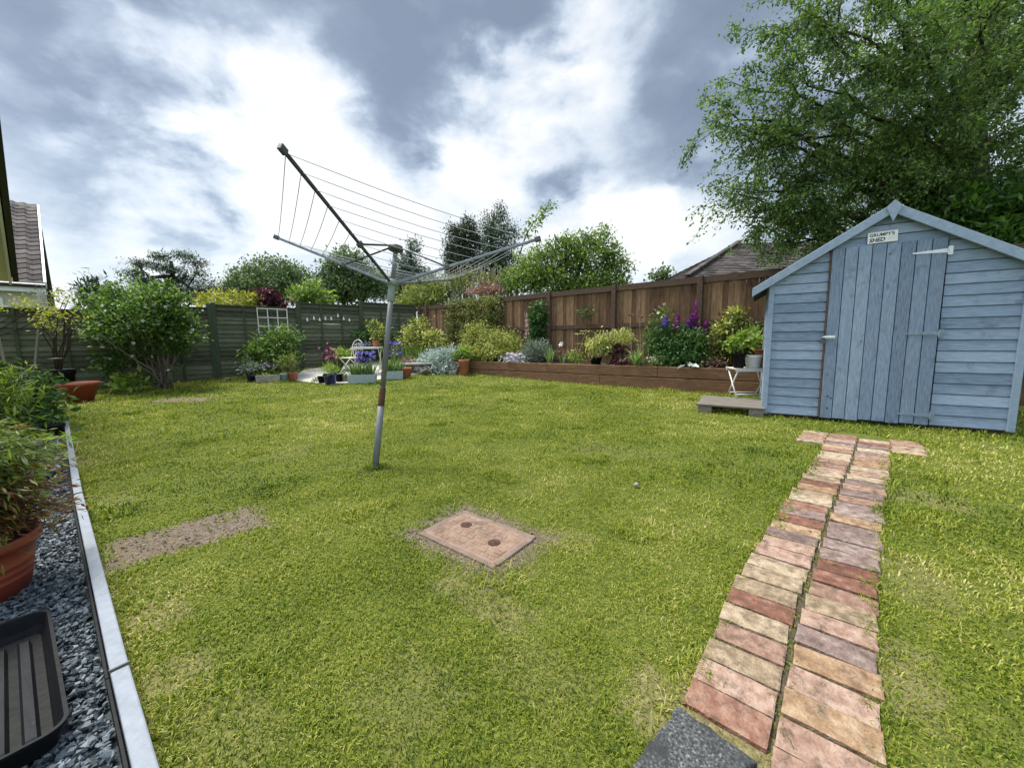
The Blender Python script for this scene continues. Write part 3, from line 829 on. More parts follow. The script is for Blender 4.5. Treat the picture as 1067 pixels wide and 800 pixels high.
        for y in (-.105, -.078):
            V += [(SHW / 2, y, ap - .045), (xe2, y, ze2 - .05), (xe2, y, ze2 + .052), (SHW / 2, y, ap + .058)]
        bb.add(V, [(0, 1, 2, 3), (7, 6, 5, 4), (0, 4, 5, 1), (1, 5, 6, 2), (2, 6, 7, 3), (3, 7, 4, 0)])
        bb.build('barge_board', M['bluetrim'], t, local=True, bevel=.004)
    fb = MB(); cx = SHW / 2 - .003
    pr = [(cx, ap - .135), (cx + .062, ap + .015), (cx + .035, ap + .045), (cx, ap + .082), (cx - .035, ap + .045), (cx - .062, ap + .015)]
    V = [(x, -.125, z_) for x, z_ in pr] + [(x, -.106, z_) for x, z_ in pr]
    fb.add(V, [tuple(range(6)), tuple(range(11, 5, -1))] + [(i, i + 6, (i + 1) % 6 + 6, (i + 1) % 6) for i in range(6)])
    fb.build('finial', M['bluetrim'], t, local=True)
    return t


shed_o = shed()


def text_part(name, body, size, mat, parent, loc, shear=0, offset=0, sx=1.0):
    cu = bpy.data.curves.new(name, 'FONT'); cu.body = body; cu.size = size; cu.shear = shear; cu.offset = offset; cu.extrude = .0006
    cu.align_x = 'LEFT'; cu.resolution_u = 3
    o = bpy.data.objects.new(name, cu); C.objects.link(o)
    bpy.context.view_layer.update()
    me = bpy.data.meshes.new_from_object(o.evaluated_get(bpy.context.evaluated_depsgraph_get()))
    bpy.data.objects.remove(o)
    me.materials.clear(); me.materials.append(mat)
    for p_ in me.polygons: p_.material_index = 0
    o = bpy.data.objects.new(name, me); C.objects.link(o)
    o.parent = parent; o.location = loc; o.rotation_euler = (R(90), 0, 0); o.scale = (sx, 1, 1)
    WL[o] = WL[parent]
    return o


def sign():
    p = SHL + SHU * .858 + np.array([-.5322, -.8466, 0]) * .036
    p = np.array([p[0], p[1], 1.985])
    t = thing('sign', "small white painted sign above the blue shed door reading GRUMPY'S SHED", 'sign', p, SHA)
    t.rotation_euler = (0, R(-1.2), SHA)
    MB().box((.12, -.004, .058), (.24, .008, .116)).build('board', M['signwhite'], t, local=True, bevel=.002)
    text_part('lettering', "GRUMPY'S", .045, M['ink'], t, (.014, -.0090, .070), offset=.0010, sx=.97)
    text_part('lettering', 'SHED', .056, M['ink'], t, (.012, -.0090, .014), shear=.25, offset=.0016, sx=.93)
    b = MB()
    b.tube([(.165, -.0086, .02), (.172, -.0086, .05), (.2, -.0086, .058), (.225, -.0086, .05), (.228, -.0086, .02)], .0012, 5)
    b.tube([(.175, -.0086, .03), (.2, -.0086, .034), (.22, -.0086, .024)], .0014, 5)
    b.build('drawing', M['inkgrey'], t, local=True)
    return t


sign()

# ------------------------------------------------------------------ rotary dryer
def dryer():
    base = np.array([-1.093, 2.950, 0.0])
    H = np.array([-.942, 3.123, 1.449]); Tp = np.array([-.912, 3.157, 1.729])
    tips = [np.array(q) for q in ((-1.145, 2.069, 1.969), (-2.006, 3.422, 1.897), (-.662, 4.265, 1.656), (.199, 2.912, 1.728))]  # A B D C round the clock
    ax = unit(Tp - base)
    t = thing('rotary_clothes_dryer', 'leaning rotary washing line with four open arms standing on the lawn', 'washing line', base)
    MB().tube([base - ax * .05, base + ax * .50], .0255, 16).build('ground_sleeve', M['aluminium'], t, smooth=True)
    MB().tube([base + ax * .50, base + ax * .515, base + ax * .635, base + ax * .65], [.0265, .0255, .0245, .020], 16).build('rusted_joint', M['rust'], t, smooth=True)
    MB().tube([base + ax * .64, H], .0205, 16).build('pole', M['aluminium'], t, smooth=True)
    MB().tube([H, Tp], .0165, 14).build('upper_pole', M['aluminium'], t, smooth=True)
    hb = MB(); hb.tube([H - ax * .14, H - ax * .13, H - ax * .01, H], [.025, .028, .028, .030], 16)
    hb.tube([H - ax * .01, H, H + ax * .03, H + ax * .035], [.035, .05, .05, .036], 16)
    hb.build('hub', M['hubplastic'], t, smooth=True)
    MB().tube([Tp - ax * .02, Tp - ax * .012, Tp + ax * .02, Tp + ax * .03], [.045, .06, .056, .03], 18).build('top_cap', M['capplastic'], t, smooth=True)
    for k, q in enumerate(tips):
        d = q - H
        a0 = H + unit(d) * .035
        sd = unit(np.cross(d, ax)); up_ = np.cross(sd, unit(d))
        mb = MB().beam(a0, q, .014, .021, up=up_)
        o = mb.build('arm', M['armblack'] if k == 0 else M['aludark'], t, bevel=.003)
        if k == 0: o['label'] = 'blackened arm rising towards the viewer'
        e = MB().beam(q - unit(d) * .02, q + unit(d) * .025, .026, .036, up=up_); e.build('end_cap', M['capplastic'], o, bevel=.004)
        MB().tube([Tp + unit(d) * .04, H + d * .40], .0075, 8).build('strut', M['armblack'] if k in (0, 1) else M['aludark'], t, smooth=True)
        c_ = MB().box(H + d * .40, (.035, .03, .04), np.array([unit(d), sd, up_])); c_.build('slider', M['capplastic'], o, bevel=.004)
    for k in range(4):
        a, b = tips[k] - H, tips[(k + 1) % 4] - H
        for f in np.linspace(.30, .985, 8):
            p0, p1 = H + a * f, H + b * f
            tt = np.linspace(0, 1, 7)[:, None]
            L_ = np.linalg.norm(p1 - p0)
            pts = p0 + (p1 - p0) * tt - np.array([0, 0, 1]) * np.sin(tt * math.pi) * L_ * (.012 + .008 * rng.random())
            MB().tube(pts, .0021, 6).build('clothes_line', M['line'], t, smooth=True)
    # tuft of longer grass round the foot
    return t


dryer()

# ------------------------------------------------------------------ fences
def green_fence():
    A = np.array([-9.06, 8.0]); B = np.array([-3.4, 13.6]); D = unit(B - A); Nn = np.array([D[1], -D[0]])
    t = thing('panel_fence', 'dark green stained overlapping panel fence along the left side of the garden', 'fence', (A[0], A[1], 0))
    at = lambda s_, z, o=0.0: np.array([*(A + D * s_ + Nn * o), z])
    panels = [(-5.3, -3.4, 1.60), (-3.3, -1.42, 1.64), (-1.30, .50, 1.71), (.62, 2.22, 1.86), (2.42, 4.17, 1.94), (4.36, 5.98, 2.10), (6.16, 7.93, 2.22)]
    for s0, s1, top in panels:
        s0 -= .07; s1 += .07
        zb = float(zt((A + D * (s0 + s1) / 2)[1])) - .02
        mb = MB(); n = int((top - zb) / .118) + 1; ht = (top - zb - .02) / n
        for i in range(n):
            z0 = zb + i * ht
            j0, j1 = rng.normal(size=2) * .006
            wv = [rng.normal() * .004 for _ in range(5)]
            ss = np.linspace(s0, s1, 5)
            V = []
            for si, w_ in zip(ss, wv):
                V += [at(si, z0 + j0 + w_, .036), at(si, z0 + ht + .02 + j1 + w_ * .5, .000), at(si, z0 + ht + .02 + j1 + w_ * .5, -.010), at(si, z0 + j0 + w_, .024)]
            F = []
            for q in range(4):
                b = q * 4
                F += [(b, b + 4, b + 5, b + 1), (b + 1, b + 5, b + 6, b + 2), (b + 2, b + 6, b + 7, b + 3), (b + 3, b + 7, b + 4, b)]
            F += [(0, 1, 2, 3), (19, 18, 17, 16)]
            mb.add(V, F)
        p = mb.build('panel', M['greenfence'], t)
        fr = MB()
        fr.beam(at(s0, top + .005, .01), at(s1, top + .005, .01), .06, .03)
        for si in np.linspace(s0 + .02, s1 - .02, 4):
            fr.beam(at(si, zb, .046), at(si, top - .01, .046), .022, .042, up=(D[0], D[1], 0))
        fr.build('batten', M['greenpost'], p)
    for s_, top in ((-3.35, 1.66), (-1.36, 1.74), (.56, 1.84), (2.278, 1.97), (2.362, 2.0), (4.27, 2.17), (6.07, 2.27), (7.98, 2.24)):
        zb = float(zt((A + D * s_)[1])) - .05
        MB().box(at(s_, (zb + top) / 2, .02), (.085, .085, top - zb), np.array([[D[0], D[1], 0], [Nn[0], Nn[1], 0], [0, 0, 1]])).build('post', M['greenpost'], t, bevel=.006)
    return at


gat = green_fence()


def brown_fence():
    B = np.array([4.661, 7.285]); A = np.array([-3.2, 13.64]); D = unit(B - A); Nn = np.array([D[1], -D[0]])
    Nn = Nn if Nn[1] < 0 else -Nn
    LB = float(np.linalg.norm(B - A))
    t = thing('board_fence', 'brown stained board fence with dark rails and posts behind the raised bed', 'fence', (B[0], B[1], 0))
    at = lambda s_, z, o=0.0: np.array([*(A + D * s_ + Nn * o), z])
    S = lambda x, y: float(np.dot(np.array([x, y]) - A, D))
    posts = [0.05, .42, S(-1.83, 12.53), S(-.287, 11.28), S(1.019, 10.227), S(2.419, 9.096), S(3.851, 7.939), LB + .35, LB + 2.1, LB + 3.9]
    top = 2.20
    for k in range(len(posts) - 1):
        s0, s1 = posts[k], posts[k + 1]
        tp = top if k >= 3 else 2.17
        zb = float(zt((A + D * (s0 + s1) / 2)[1])) - .03
        mb = MB(); n = max(2, int((s1 - s0) / .098)); e = np.linspace(s0, s1, n + 1)
        for i in range(n):
            h_ = tp - .04 + rng.normal() * .004
            c_ = at((e[i] + e[i + 1]) / 2, (zb + h_) / 2, -.012 + (i % 2) * .006)
            mb.box(c_, (e[i + 1] - e[i] - .004, .016, h_ - zb), np.array([[D[0], D[1], 0], [Nn[0], Nn[1], 0], [0, 0, 1]]))
        p = mb.build('panel', M['brownfence'], t)
        for zz, hh, oo in ((tp - .06, .10, .02), (1.30, .095, .02), (.42, .09, .02)):
            MB().beam(at(s0 + .04, zz, oo), at(s1 - .04, zz, oo), .045, hh).build('rail', M['brownrail'], p)
        MB().beam(at(s0 + .02, tp + .005, 0), at(s1 - .02, tp + .005, 0), .075, .025).build('capping', M['brownrail'], p)
    for s_ in posts:
        zb = float(zt((A + D * s_)[1])) - .05
        MB().box(at(s_, (zb + top + .03) / 2, .045), (.10, .085, top + .03 - zb), np.array([[D[0], D[1], 0], [Nn[0], Nn[1], 0], [0, 0, 1]])).build('post', M['brownrail'], t, bevel=.008)
    return at


bat = brown_fence()

# ------------------------------------------------------------------ raised bed
BR, BL = np.array([4.35, 6.33]), np.array([-1.19, 10.23])
BD = unit(BR - BL); BN = np.array([-BD[1], BD[0]]); BN = BN if BN[1] > 0 else -BN
BLEN = float(np.linalg.norm(BR - BL))


def bed_at(u, v, z=.41):
    q = BL + BD * u + BN * v
    return np.array([q[0], q[1], z])


def raised_bed():
    t = thing('raised_bed', 'long raised border built of brown timber sleepers below the board fence', 'raised bed', (BL[0], BL[1], 0))
    rows = [(-.05, .235), (.243, .452)]
    cuts = [[0, 3.72, BLEN], [0, 2.45, 4.9, BLEN]]
    for (z0, z1), cs in zip(rows, cuts):
        for a, b in zip(cs, cs[1:]):
            j = rng.normal() * .004
            MB().beam(bed_at(a + .003, .04 + j, (z0 + z1) / 2), bed_at(b - .003, .04 + j, (z0 + z1) / 2), .08, z1 - z0 - .006).build('sleeper', M['sleeper'], t, bevel=.008)
        MB().beam(bed_at(.04, .085, (z0 + z1) / 2), bed_at(.04, 1.5, (z0 + z1) / 2), .08, z1 - z0 - .006).build('sleeper', M['sleeper'], t, bevel=.008)
    n, k = 60, 12
    V = []; F = []
    for i in range(n + 1):
        for j in range(k + 1):
            u = .08 + (BLEN - .08) * i / n; v = .08 + j / k * (1.02 + .35 * (1 - u / BLEN))
            p = bed_at(u, v, .40 + .035 * math.sin(i * .9 + j) * math.sin(j * 1.3 + i * .37) + rng.normal() * .012); V.append(p)
    for i in range(n):
        for j in range(k):
            F.append((i * (k + 1) + j, (i + 1) * (k + 1) + j, (i + 1) * (k + 1) + j + 1, i * (k + 1) + j + 1))
    MB().add(V, F).build('soil', M['soil'], t, smooth=True)


raised_bed()

# ------------------------------------------------------------------ edging boards and slate
def edging():
    cuts = [-1.0, .53, 2.55, 3.75, SLEN]
    labs = ['nearest pale painted edging board between slate chips and lawn', 'long pale edging board with its near end at the hinge-like joint beside the soil patch',
            'short pale edging board below the dark leafy shrub, last but one from the red bowl', 'farthest pale edging board at the end of the slate strip by the red bowl']
    for k in range(4):
        a, b = sp(cuts[k] + .003, 0), sp(cuts[k + 1] - .003, 0)
        bow = [0, .014, .016, .004, -.02][k], [0, .014, .016, .004, -.02][k + 1]
        a = a - SN * 0 + np.array(SN) * bow[0]; b = b + np.array(SN) * bow[1]
        t = thing('edging_board', labs[k], 'edging board', (a[0], a[1], 0), group='pale edging boards along the slate strip')
        MB().beam((*a, .045), (*b, .045), .038, .10).build('board', M['whiteboard'], t, bevel=.004)
        q0, q1 = a + SN * .026, b + SN * .026
        MB().beam((*q0, .038), (*q1, .038), .006, .085).build('liner', M['blackplastic'], t)
        if k in (1, 2):
            c_ = a
            MB().box((c_[0] + SN[0] * 0, c_[1], .097), (.006, .042, .005), np.array([[SD[0], SD[1], 0], [SN[0], SN[1], 0], [0, 0, 1]])).build('joint_clip', M['capplastic'], t)


edging()


traybox = [gp(54, 645), gp(77, 772), gp(77, 772) + np.array([-.36, -.47, 0]) * .85, gp(54, 645) + np.array([-.36, -.47, 0]) * .85]


def slate():
    n = 62000
    u = np.concatenate([rng.uniform(-1.0, 2.4, 50000), rng.uniform(2.4, SLEN - .02, 12000)]); v = rng.uniform(.05, 1.55, n)
    P = SA + SD * u[:, None] + SN * v[:, None]
    keep = ~inpoly(P, traybox) & (np.hypot(P[:, 0] + 2.10, P[:, 1] - 1.37) > .15)
    P = P[keep]; u = u[keep]; n = len(P)
    z = .012 + rng.random(n) * .03
    base = np.array([[-1, -1, -1], [1, -1, -1], [1, 1, -1], [-1, 1, -1], [-1, -1, 1], [1, -1, 1], [1, 1, 1], [-1, 1, 1]], float)
    s = np.stack([rng.uniform(.0042, .0098, n), rng.uniform(.0038, .0075, n), rng.uniform(.0018, .0036, n)], 1) * np.where(u > 2.6, 1.5, 1.0)[:, None]
    V = (base[None] * np.where(base[:, 2:3] > 0, [.78, .78, 1], 1)[None] + rng.uniform(-.5, .5, (n, 8, 3))) * s[:, None, :]
    V[:, :, 2] *= 1
    a = rng.uniform(0, 2 * math.pi, n); tx = rng.normal(0, .45, n); ty = rng.normal(0, .45, n)
    ca, sa = np.cos(a), np.sin(a)
    X = V[..., 0]; Y = V[..., 1]; Z = V[..., 2]
    Y, Z = Y * np.cos(tx)[:, None] - Z * np.sin(tx)[:, None], Y * np.sin(tx)[:, None] + Z * np.cos(tx)[:, None]
    X, Z = X * np.cos(ty)[:, None] - Z * np.sin(ty)[:, None], X * np.sin(ty)[:, None] + Z * np.cos(ty)[:, None]
    X, Y = X * ca[:, None] - Y * sa[:, None], X * sa[:, None] + Y * ca[:, None]
    W = np.stack([X + P[:, 0:1], Y + P[:, 1:2], Z + z[:, None]], -1)
    mb = MB().bulk(W, [(0, 3, 2, 1), (4, 5, 6, 7), (0, 1, 5, 4), (1, 2, 6, 5), (2, 3, 7, 6), (3, 0, 4, 7)])
    tag(mb.build('slate_chippings', M['slate']), 'blue grey slate chippings filling the strip on the left', 'chippings', kind='stuff')


slate()

# ------------------------------------------------------------------ brick path
ORD = 'first second third fourth fifth sixth seventh eighth ninth tenth eleventh twelfth thirteenth fourteenth fifteenth sixteenth seventeenth eighteenth nineteenth twentieth twenty-first twenty-second twenty-third twenty-fourth twenty-fifth twenty-sixth twenty-seventh twenty-eighth twenty-ninth thirtieth thirty-first thirty-second thirty-third thirty-fourth thirty-fifth thirty-sixth thirty-seventh thirty-eighth'.split()
BK = {}
for nm, lo, mid, hi in (('pale cream', (.17, .12, .075), (.31, .235, .155), (.44, .36, .26)), ('dusty pink', (.15, .085, .06), (.265, .165, .12), (.38, .27, .21)),
                        ('sandy buff', (.15, .085, .048), (.275, .175, .10), (.40, .30, .20)), ('reddish brown', (.10, .042, .028), (.19, .088, .058), (.30, .18, .13)),
                        ('mauve grey', (.11, .075, .066), (.205, .145, .125), (.32, .255, .22))):
    BK[nm] = surf('old_brick_' + nm.replace(' ', '_'), [(.30, lo), (.5, mid), (.70, hi)], scale=26, orand=.22, rough=.95, bump=1, bscale=110, bdist=.008, detail=14, dirt=((.07, .052, .036), 24, .50, .72))


def brick_mesh(kind):
    """old brick of unit length .205, width .1, height .06, chipped; kind 1 shows its frog"""
    mb = MB()
    nx, ny = 9, 5
    xs_ = np.concatenate([[-.5], np.linspace(-.475, .475, nx - 2), [.5]]); ys_ = np.array([-.5, -.44, 0, .44, .5])
    if kind == 1: ys_ = np.array([-.5, -.27, 0, .27, .5])
    V = []; F = []
    for i in range(nx):
        for j in range(ny):
            e = max(abs(xs_[i]) * 2, abs(ys_[j]) * 2)
            z = .0
            jx = rng.normal() * .006; jy = rng.normal() * .010
            if e > .99: z = -.0015 - abs(rng.normal()) * .001
            elif kind == 1 and abs(xs_[i]) < .40 and abs(ys_[j]) < .3: z = -.007
            V.append(((xs_[i] * .205 + jx * .06), ys_[j] * .1 + jy * (.09 if e > .99 else .02), z))
    for i in range(nx - 1):
        for j in range(ny - 1):
            F.append((i * ny + j, (i + 1) * ny + j, (i + 1) * ny + j + 1, i * ny + j + 1))
    top = len(V)
    loop = [i * ny for i in range(nx)] + [(nx - 1) * ny + j for j in range(1, ny)] + [i * ny + ny - 1 for i in range(nx - 2, -1, -1)] + [j for j in range(ny - 2, 0, -1)]
    for l in loop:
        x, y, z = V[l]; V.append((x * 1.012, y * 1.02, -.06))
    m_ = len(loop)
    for q in range(m_):
        F.append((loop[(q + 1) % m_], loop[q], top + q, top + (q + 1) % m_))
    return V, F


def bricks():
    J = np.array([(.555, .755), (.697, .915), (.842, 1.079), (.986, 1.242), (1.155, 1.416), (1.44, 1.712), (1.788, 2.068), (2.2, 2.475), (2.661, 2.925), (3.222, 3.501), (3.45, 3.735)])
    cum = np.concatenate([[0], np.cumsum(np.linalg.norm(np.diff(J, axis=0), axis=1))])
    L_ = cum[-1]
    jp = lambda s_: np.array([np.interp(s_, cum, J[:, 0]), np.interp(s_, cum, J[:, 1])])
    var = []
    for kd in (0, 0, 0, 1):
        V, F = brick_mesh(kd)
        var.append((V, F, kd))
    names = list(BK)
    meshes = {}

    def put(c, ang, ln, wd, col, kd, label):
        key = (kd, col)
        if key not in meshes:
            V, F, _ = var[kd]
            o = MB().add(V, F).build('brick', BK[col]); meshes[key] = o.data
        else:
            o = bpy.data.objects.new('brick', meshes[key]); C.objects.link(o); WL[o] = np.zeros(3)
        o.location = (c[0], c[1], .0135 + rng.normal() * .002)
        o.rotation_euler = (rng.normal() * .014, rng.normal() * .012, ang)
        o.scale = (ln / .205, wd / .1, 1)
        tag(o, label, 'brick', 'old bricks of the garden path')
    cols = {'left': [], 'right': []}
    pl = {'left': [.26, .22, .24, .20, .08], 'right': [.16, .32, .16, .16, .20]}
    for side in ('left', 'right'):
        s_ = .075 if side == 'left' else 0.0
        k = 0
        while True:
            f = s_ / L_
            wd = .103 + .032 * min(1, f * 1.3)
            if s_ + wd > L_: break
            c0 = jp(s_ + wd / 2)
            ra = R(-40) + rng.normal() * .018
            rd = np.array([math.cos(ra), math.sin(ra)])
            ln = .198 + .012 * f + rng.normal() * .004
            c_ = c0 + rd * (ln / 2 + .006 + abs(rng.normal()) * .004) * (1 if side == 'right' else -1)
            col = names[rng.choice(5, p=pl[side])]
            kd = int(rng.choice(4, p=[.3, .27, .25, .18]))
            put(c_, ra + rng.normal() * .014, ln, wd - .006, col, kd, f'{col} brick, {ORD[k]} from the near end in the {side}-hand row of the path')
            s_ += wd + .001; k += 1
    ra = R(-36); rd = np.array([math.cos(ra), math.sin(ra)])
    pd = unit(J[-1] - J[-2])
    for side, sg in (('left', -1), ('right', 1)):
        for k in range(4):
            c_ = J[-1] - pd * (.07 + .14 * k) + rd * sg * (.21 * 1.5 + .018)
            if side == 'right': c_ = c_ - pd * .02
            col = ['pale cream', 'sandy buff', 'dusty pink'][(k + (side == 'right')) % 3]
            put(c_, ra + rng.normal() * .015, .205, .132, col, k % 2, f'{col} brick, {ORD[k]} from the shed in the short {side}-hand wing of the path')
    return J


JP = bricks()

# ------------------------------------------------------------------ grass
slabq = [gp(706, 741), gp(790, 803), gp(700, 850), gp(640, 830), gp(664, 800)]
palq = [gp(735, 431), gp(766, 437), np.array([3.42, 5.05, 0]), np.array([3.6, 5.6, 0]), np.array([3.1, 5.75, 0])]


def grass():
    rings = [(.45, 1.2, 34000, .0125), (1.2, 2.0, 22000, .0135), (2.0, 3.2, 11000, .016), (3.2, 5.2, 4800, .020), (5.2, 8.2, 2000, .026), (8.2, 13.5, 700, .034)]
    allP = []; H = []
    half = R(64)
    for r0, r1, dn, h in rings:
        n = int(half * (r1 * r1 - r0 * r0) * dn)
        r = np.sqrt(rng.uniform(r0 * r0, r1 * r1, n)); a = rng.uniform(-half, half, n)
        allP.append(np.stack([r * np.sin(a), r * np.cos(a)], 1)); H.append(np.full(n, h))
    P = np.concatenate(allP); H = np.concatenate(H)
    keep = np.ones(len(P), bool)
    for poly, shrink in ((gpoly, 1.0), (patio, 1), (slabq, .97)):
        poly = [np.array(q[:2]) for q in poly]; c_ = np.mean(poly, 0)
        keep &= ~inpoly(P, [c_ + (q - c_) * shrink for q in poly])
    # path: keep the gaps sparse
    ns = np.array([-unit(JP[-1] - JP[0])[1], unit(JP[-1] - JP[0])[0]])
    cum = np.linspace(0, 1, 60)[:, None]
    jj = np.stack([np.interp(np.linspace(0, 10, 90), range(11), JP[:, 0]), np.interp(np.linspace(0, 10, 90), range(11), JP[:, 1])], 1)
    d = np.full(len(P), 9.0)
    for q in jj: d = np.minimum(d, np.hypot(P[:, 0] - q[0], P[:, 1] - q[1]))
    keep &= ~((d < .182 + .035 * np.sin(P[:, 0] * 37) * np.sin(P[:, 1] * 29)) & ~((d < .022) & (rng.random(len(P)) < .22)) & (rng.random(len(P)) > .008))
    tj = JP[-1] - unit(JP[-1] - JP[-2]) * .28
    rd = np.array([math.cos(R(-36)), math.sin(R(-36))]); pd = np.array([-rd[1], rd[0]])
    q = P - tj
    keep &= ~((np.abs(q @ rd) < .425) & (np.abs(q @ pd) < .31))
    # shed, raised bed, beyond the fences
    q = P - SHL[:2]; lu = q @ SHU[:2]; lv = q @ np.array([.5322, .8466])
    keep &= ~((lu > -.02) & (lu < SHW + .02) & (lv > -.02) & (lv < SHD))
    q = P - BL; keep &= ~(((q @ BN) > .0) & ((q @ BD) > -.2))
    A = np.array([-9.06, 8.0]); D = unit(np.array([5.66, 5.6])); q = P - A
    keep &= ((q @ np.array([D[1], -D[0]])) > -.02)
    wn = worn_at(P + np.stack([np.sin(P[:, 1] * 31) * .02 + np.sin(P[:, 0] * 57) * .012, np.sin(P[:, 0] * 27) * .02], 1))
    tuft = np.sin(P[:, 0] * 13 + 1) * np.sin(P[:, 1] * 17) > .55
    keep &= ~(rng.random(len(P)) < np.clip(wn * 1.05 - .34 * tuft, 0, .93))
    wn_all = wn
    dd = np.max(np.abs((P - dcen[:2]) @ np.array([[math.cos(R(-38)), math.sin(R(-38))], [-math.sin(R(-38)), math.cos(R(-38))]]).T) / np.array([.255, .165]), axis=1)
    keep &= ~(dd < 1.0)
    P = P[keep]; H = H[keep]; n = len(P)
    pz = zt(P[:, 1])
    # clumpy heights
    cl = .75 + .35 * np.sin(P[:, 0] * 9 + 2 * np.sin(P[:, 1] * 7)) * np.sin(P[:, 1] * 8 + 1.5 * np.sin(P[:, 0] * 11)) + rng.normal(size=n) * .15
    edge = ((d < .26)[keep]) * .45
    edge = edge + 1.8 * (np.hypot(P[:, 0] + 1.093, P[:, 1] - 2.95) < .085)
    q = P - SHL[:2]; lu = q @ SHU[:2]; lv = q @ np.array([.5322, .8466]); edge = edge + 1.1 * ((lu > -.1) & (lu < 2.2) & (lv > -.12)) * rng.random(n)
    q = P - BL; edge = edge + .9 * (((q @ BN) > -.12) & ((q @ BD) > -.2)) * rng.random(n)
    q = P - SA; edge = edge + .8 * (np.abs(q @ SN) < .09) * rng.random(n)
    q = P - np.array([-9.06, 8.0]); edge = edge + 1.2 * ((q @ np.array([D[1], -D[0]])) < .25) * rng.random(n)
    edge = edge + .9 * (np.sin(P[:, 0] * 4.1 + 2) * np.sin(P[:, 1] * 5.3 + np.sin(P[:, 0] * 3)) > .82)
    h = H * np.clip(cl + edge, .35, 3.0) * rng.uniform(.6, 1.45, n)
    a = rng.uniform(0, 2 * math.pi, n); lean = rng.uniform(.1, 1.5, n)
    O = np.stack([np.cos(a), np.sin(a), np.zeros(n)], 1); S = np.stack([-np.sin(a), np.cos(a), np.zeros(n)], 1)
    dist = np.hypot(P[:, 0], P[:, 1])
    w = (.0007 + .00072 * dist)[:, None] * rng.uniform(.7, 1.3, n)[:, None]
    B = np.concatenate([P, pz[:, None]], 1)
    up = np.array([0, 0, 1.0])
    m1 = B + up * (h * .6)[:, None] + O * (h * .35 * lean)[:, None]
    tp = B + up * (h * (1.05 - .3 * lean))[:, None] + O * (h * 1.0 * lean)[:, None]
    V = np.stack([B - S * w, B + S * w, m1 + S * w * .8, m1 - S * w * .8, tp], 1)
    mb = MB()
    mb.V.append(V.reshape(-1, 3)); base = np.arange(n)[:, None] * 5
    mb.loops.append((base + np.array([0, 1, 2, 3])).reshape(-1)); mb.tot.append(np.full(n, 4))
    mb.loops.append((base + np.array([3, 2, 4])).reshape(-1)); mb.tot.append(np.full(n, 3))
    mb.n = 5 * n
    o = mb.build('grass', M['grass'])
    tag(o, 'short mown yellow green grass of the lawn', 'grass', kind='stuff')
    print('blades', n)


grass()


def crumbs():
    n = 1500; P = []
    for (c, ax, hx, hy, k), cnt in zip(WORN[:2], (450, 260)):
        u = rng.uniform(-1.05, 1.05, cnt) * hx; v = rng.uniform(-1.05, 1.05, cnt) * hy
        P.append(c + ax * u[:, None] + np.array([-ax[1], ax[0]]) * v[:, None])
    P = np.concatenate(P)
    q = np.abs((P - dcen[:2]) @ np.array([[math.cos(R(-38)), math.sin(R(-38))], [-math.sin(R(-38)), math.cos(R(-38))]]).T) / np.array([.26, .17])
    P = P[np.max(q, 1) > 1]; n = len(P)
    base = np.array([[1, 0, 0], [-1, 0, 0], [0, 1, 0], [0, -1, 0], [0, 0, 1], [0, 0, -1]], float)
    sz = rng.gamma(2.0, .0012, (n, 1, 1)) + .001
    V = (base[None] + rng.normal(size=(n, 6, 3)) * .25) * sz * np.array([1.2, 1, .7]) + np.concatenate([P, np.full((n, 1), .003)], 1)[:, None, :]
    mb = MB().bulk(V, [(0, 2, 4), (2, 1, 4), (1, 3, 4), (3, 0, 4), (2, 0, 5), (1, 2, 5), (3, 1, 5), (0, 3, 5)])
    tag(mb.build('soil_crumbs', M['crumb']), 'loose crumbs of dry soil on the worn patches of the lawn', 'soil crumbs', kind='stuff')


crumbs()

# ------------------------------------------------------------------ drain cover, slab, pallet
def drain():
    ang = R(-38)
    t = thing('drain_cover', 'pinkish mortar drain cover with two dark iron caps set in the lawn', 'drain cover', (dc[0], dc[1], 0), ang)
    hx, hy = .245, .155
    f = MB()
    for y in (-hy, hy): f.box((0, y, .001), (2 * hx + .02, .03, .020))
    for x in (-hx, hx): f.box((x, 0, .0015), (.03, 2 * hy - .032, .020))
    f.build('frame', M['drainframe'], t, local=True, bevel=.006)
    l = MB()
    rows, colsn = 10, 10
    for i in range(rows):
        for j in range(colsn):
            x0 = -hx + .026 + j * (2 * hx - .05) / colsn; y0 = -hy + .026 + i * (2 * hy - .05) / rows
            sx = (2 * hx - .05) / colsn; sy = (2 * hy - .05) / rows
            l.box((x0 + sx / 2 + (.2 * sx if i % 2 else -.0 * sx) * (j < colsn - 1), y0 + sy / 2, .000 + rng.normal() * .0007), (sx - .0025, sy - .0025, .0235))
    l.box((0, 0, -.004), (2 * hx - .02, 2 * hy - .02, .028))
    lid = l.build('lid', M['drain'], t, local=True, bevel=.002)
    for x in (-.115, .125):
        MB().lathe([(.030, .002), (.031, .0135), (.027, .0155), (.023, .013), (.010, .0125), (.009, .0155), (.002, .0155)], (x, .04 if x < 0 else -.01, 0), 20).build('lifting_cap', M['iron'], t, local=True, smooth=True)


drain()


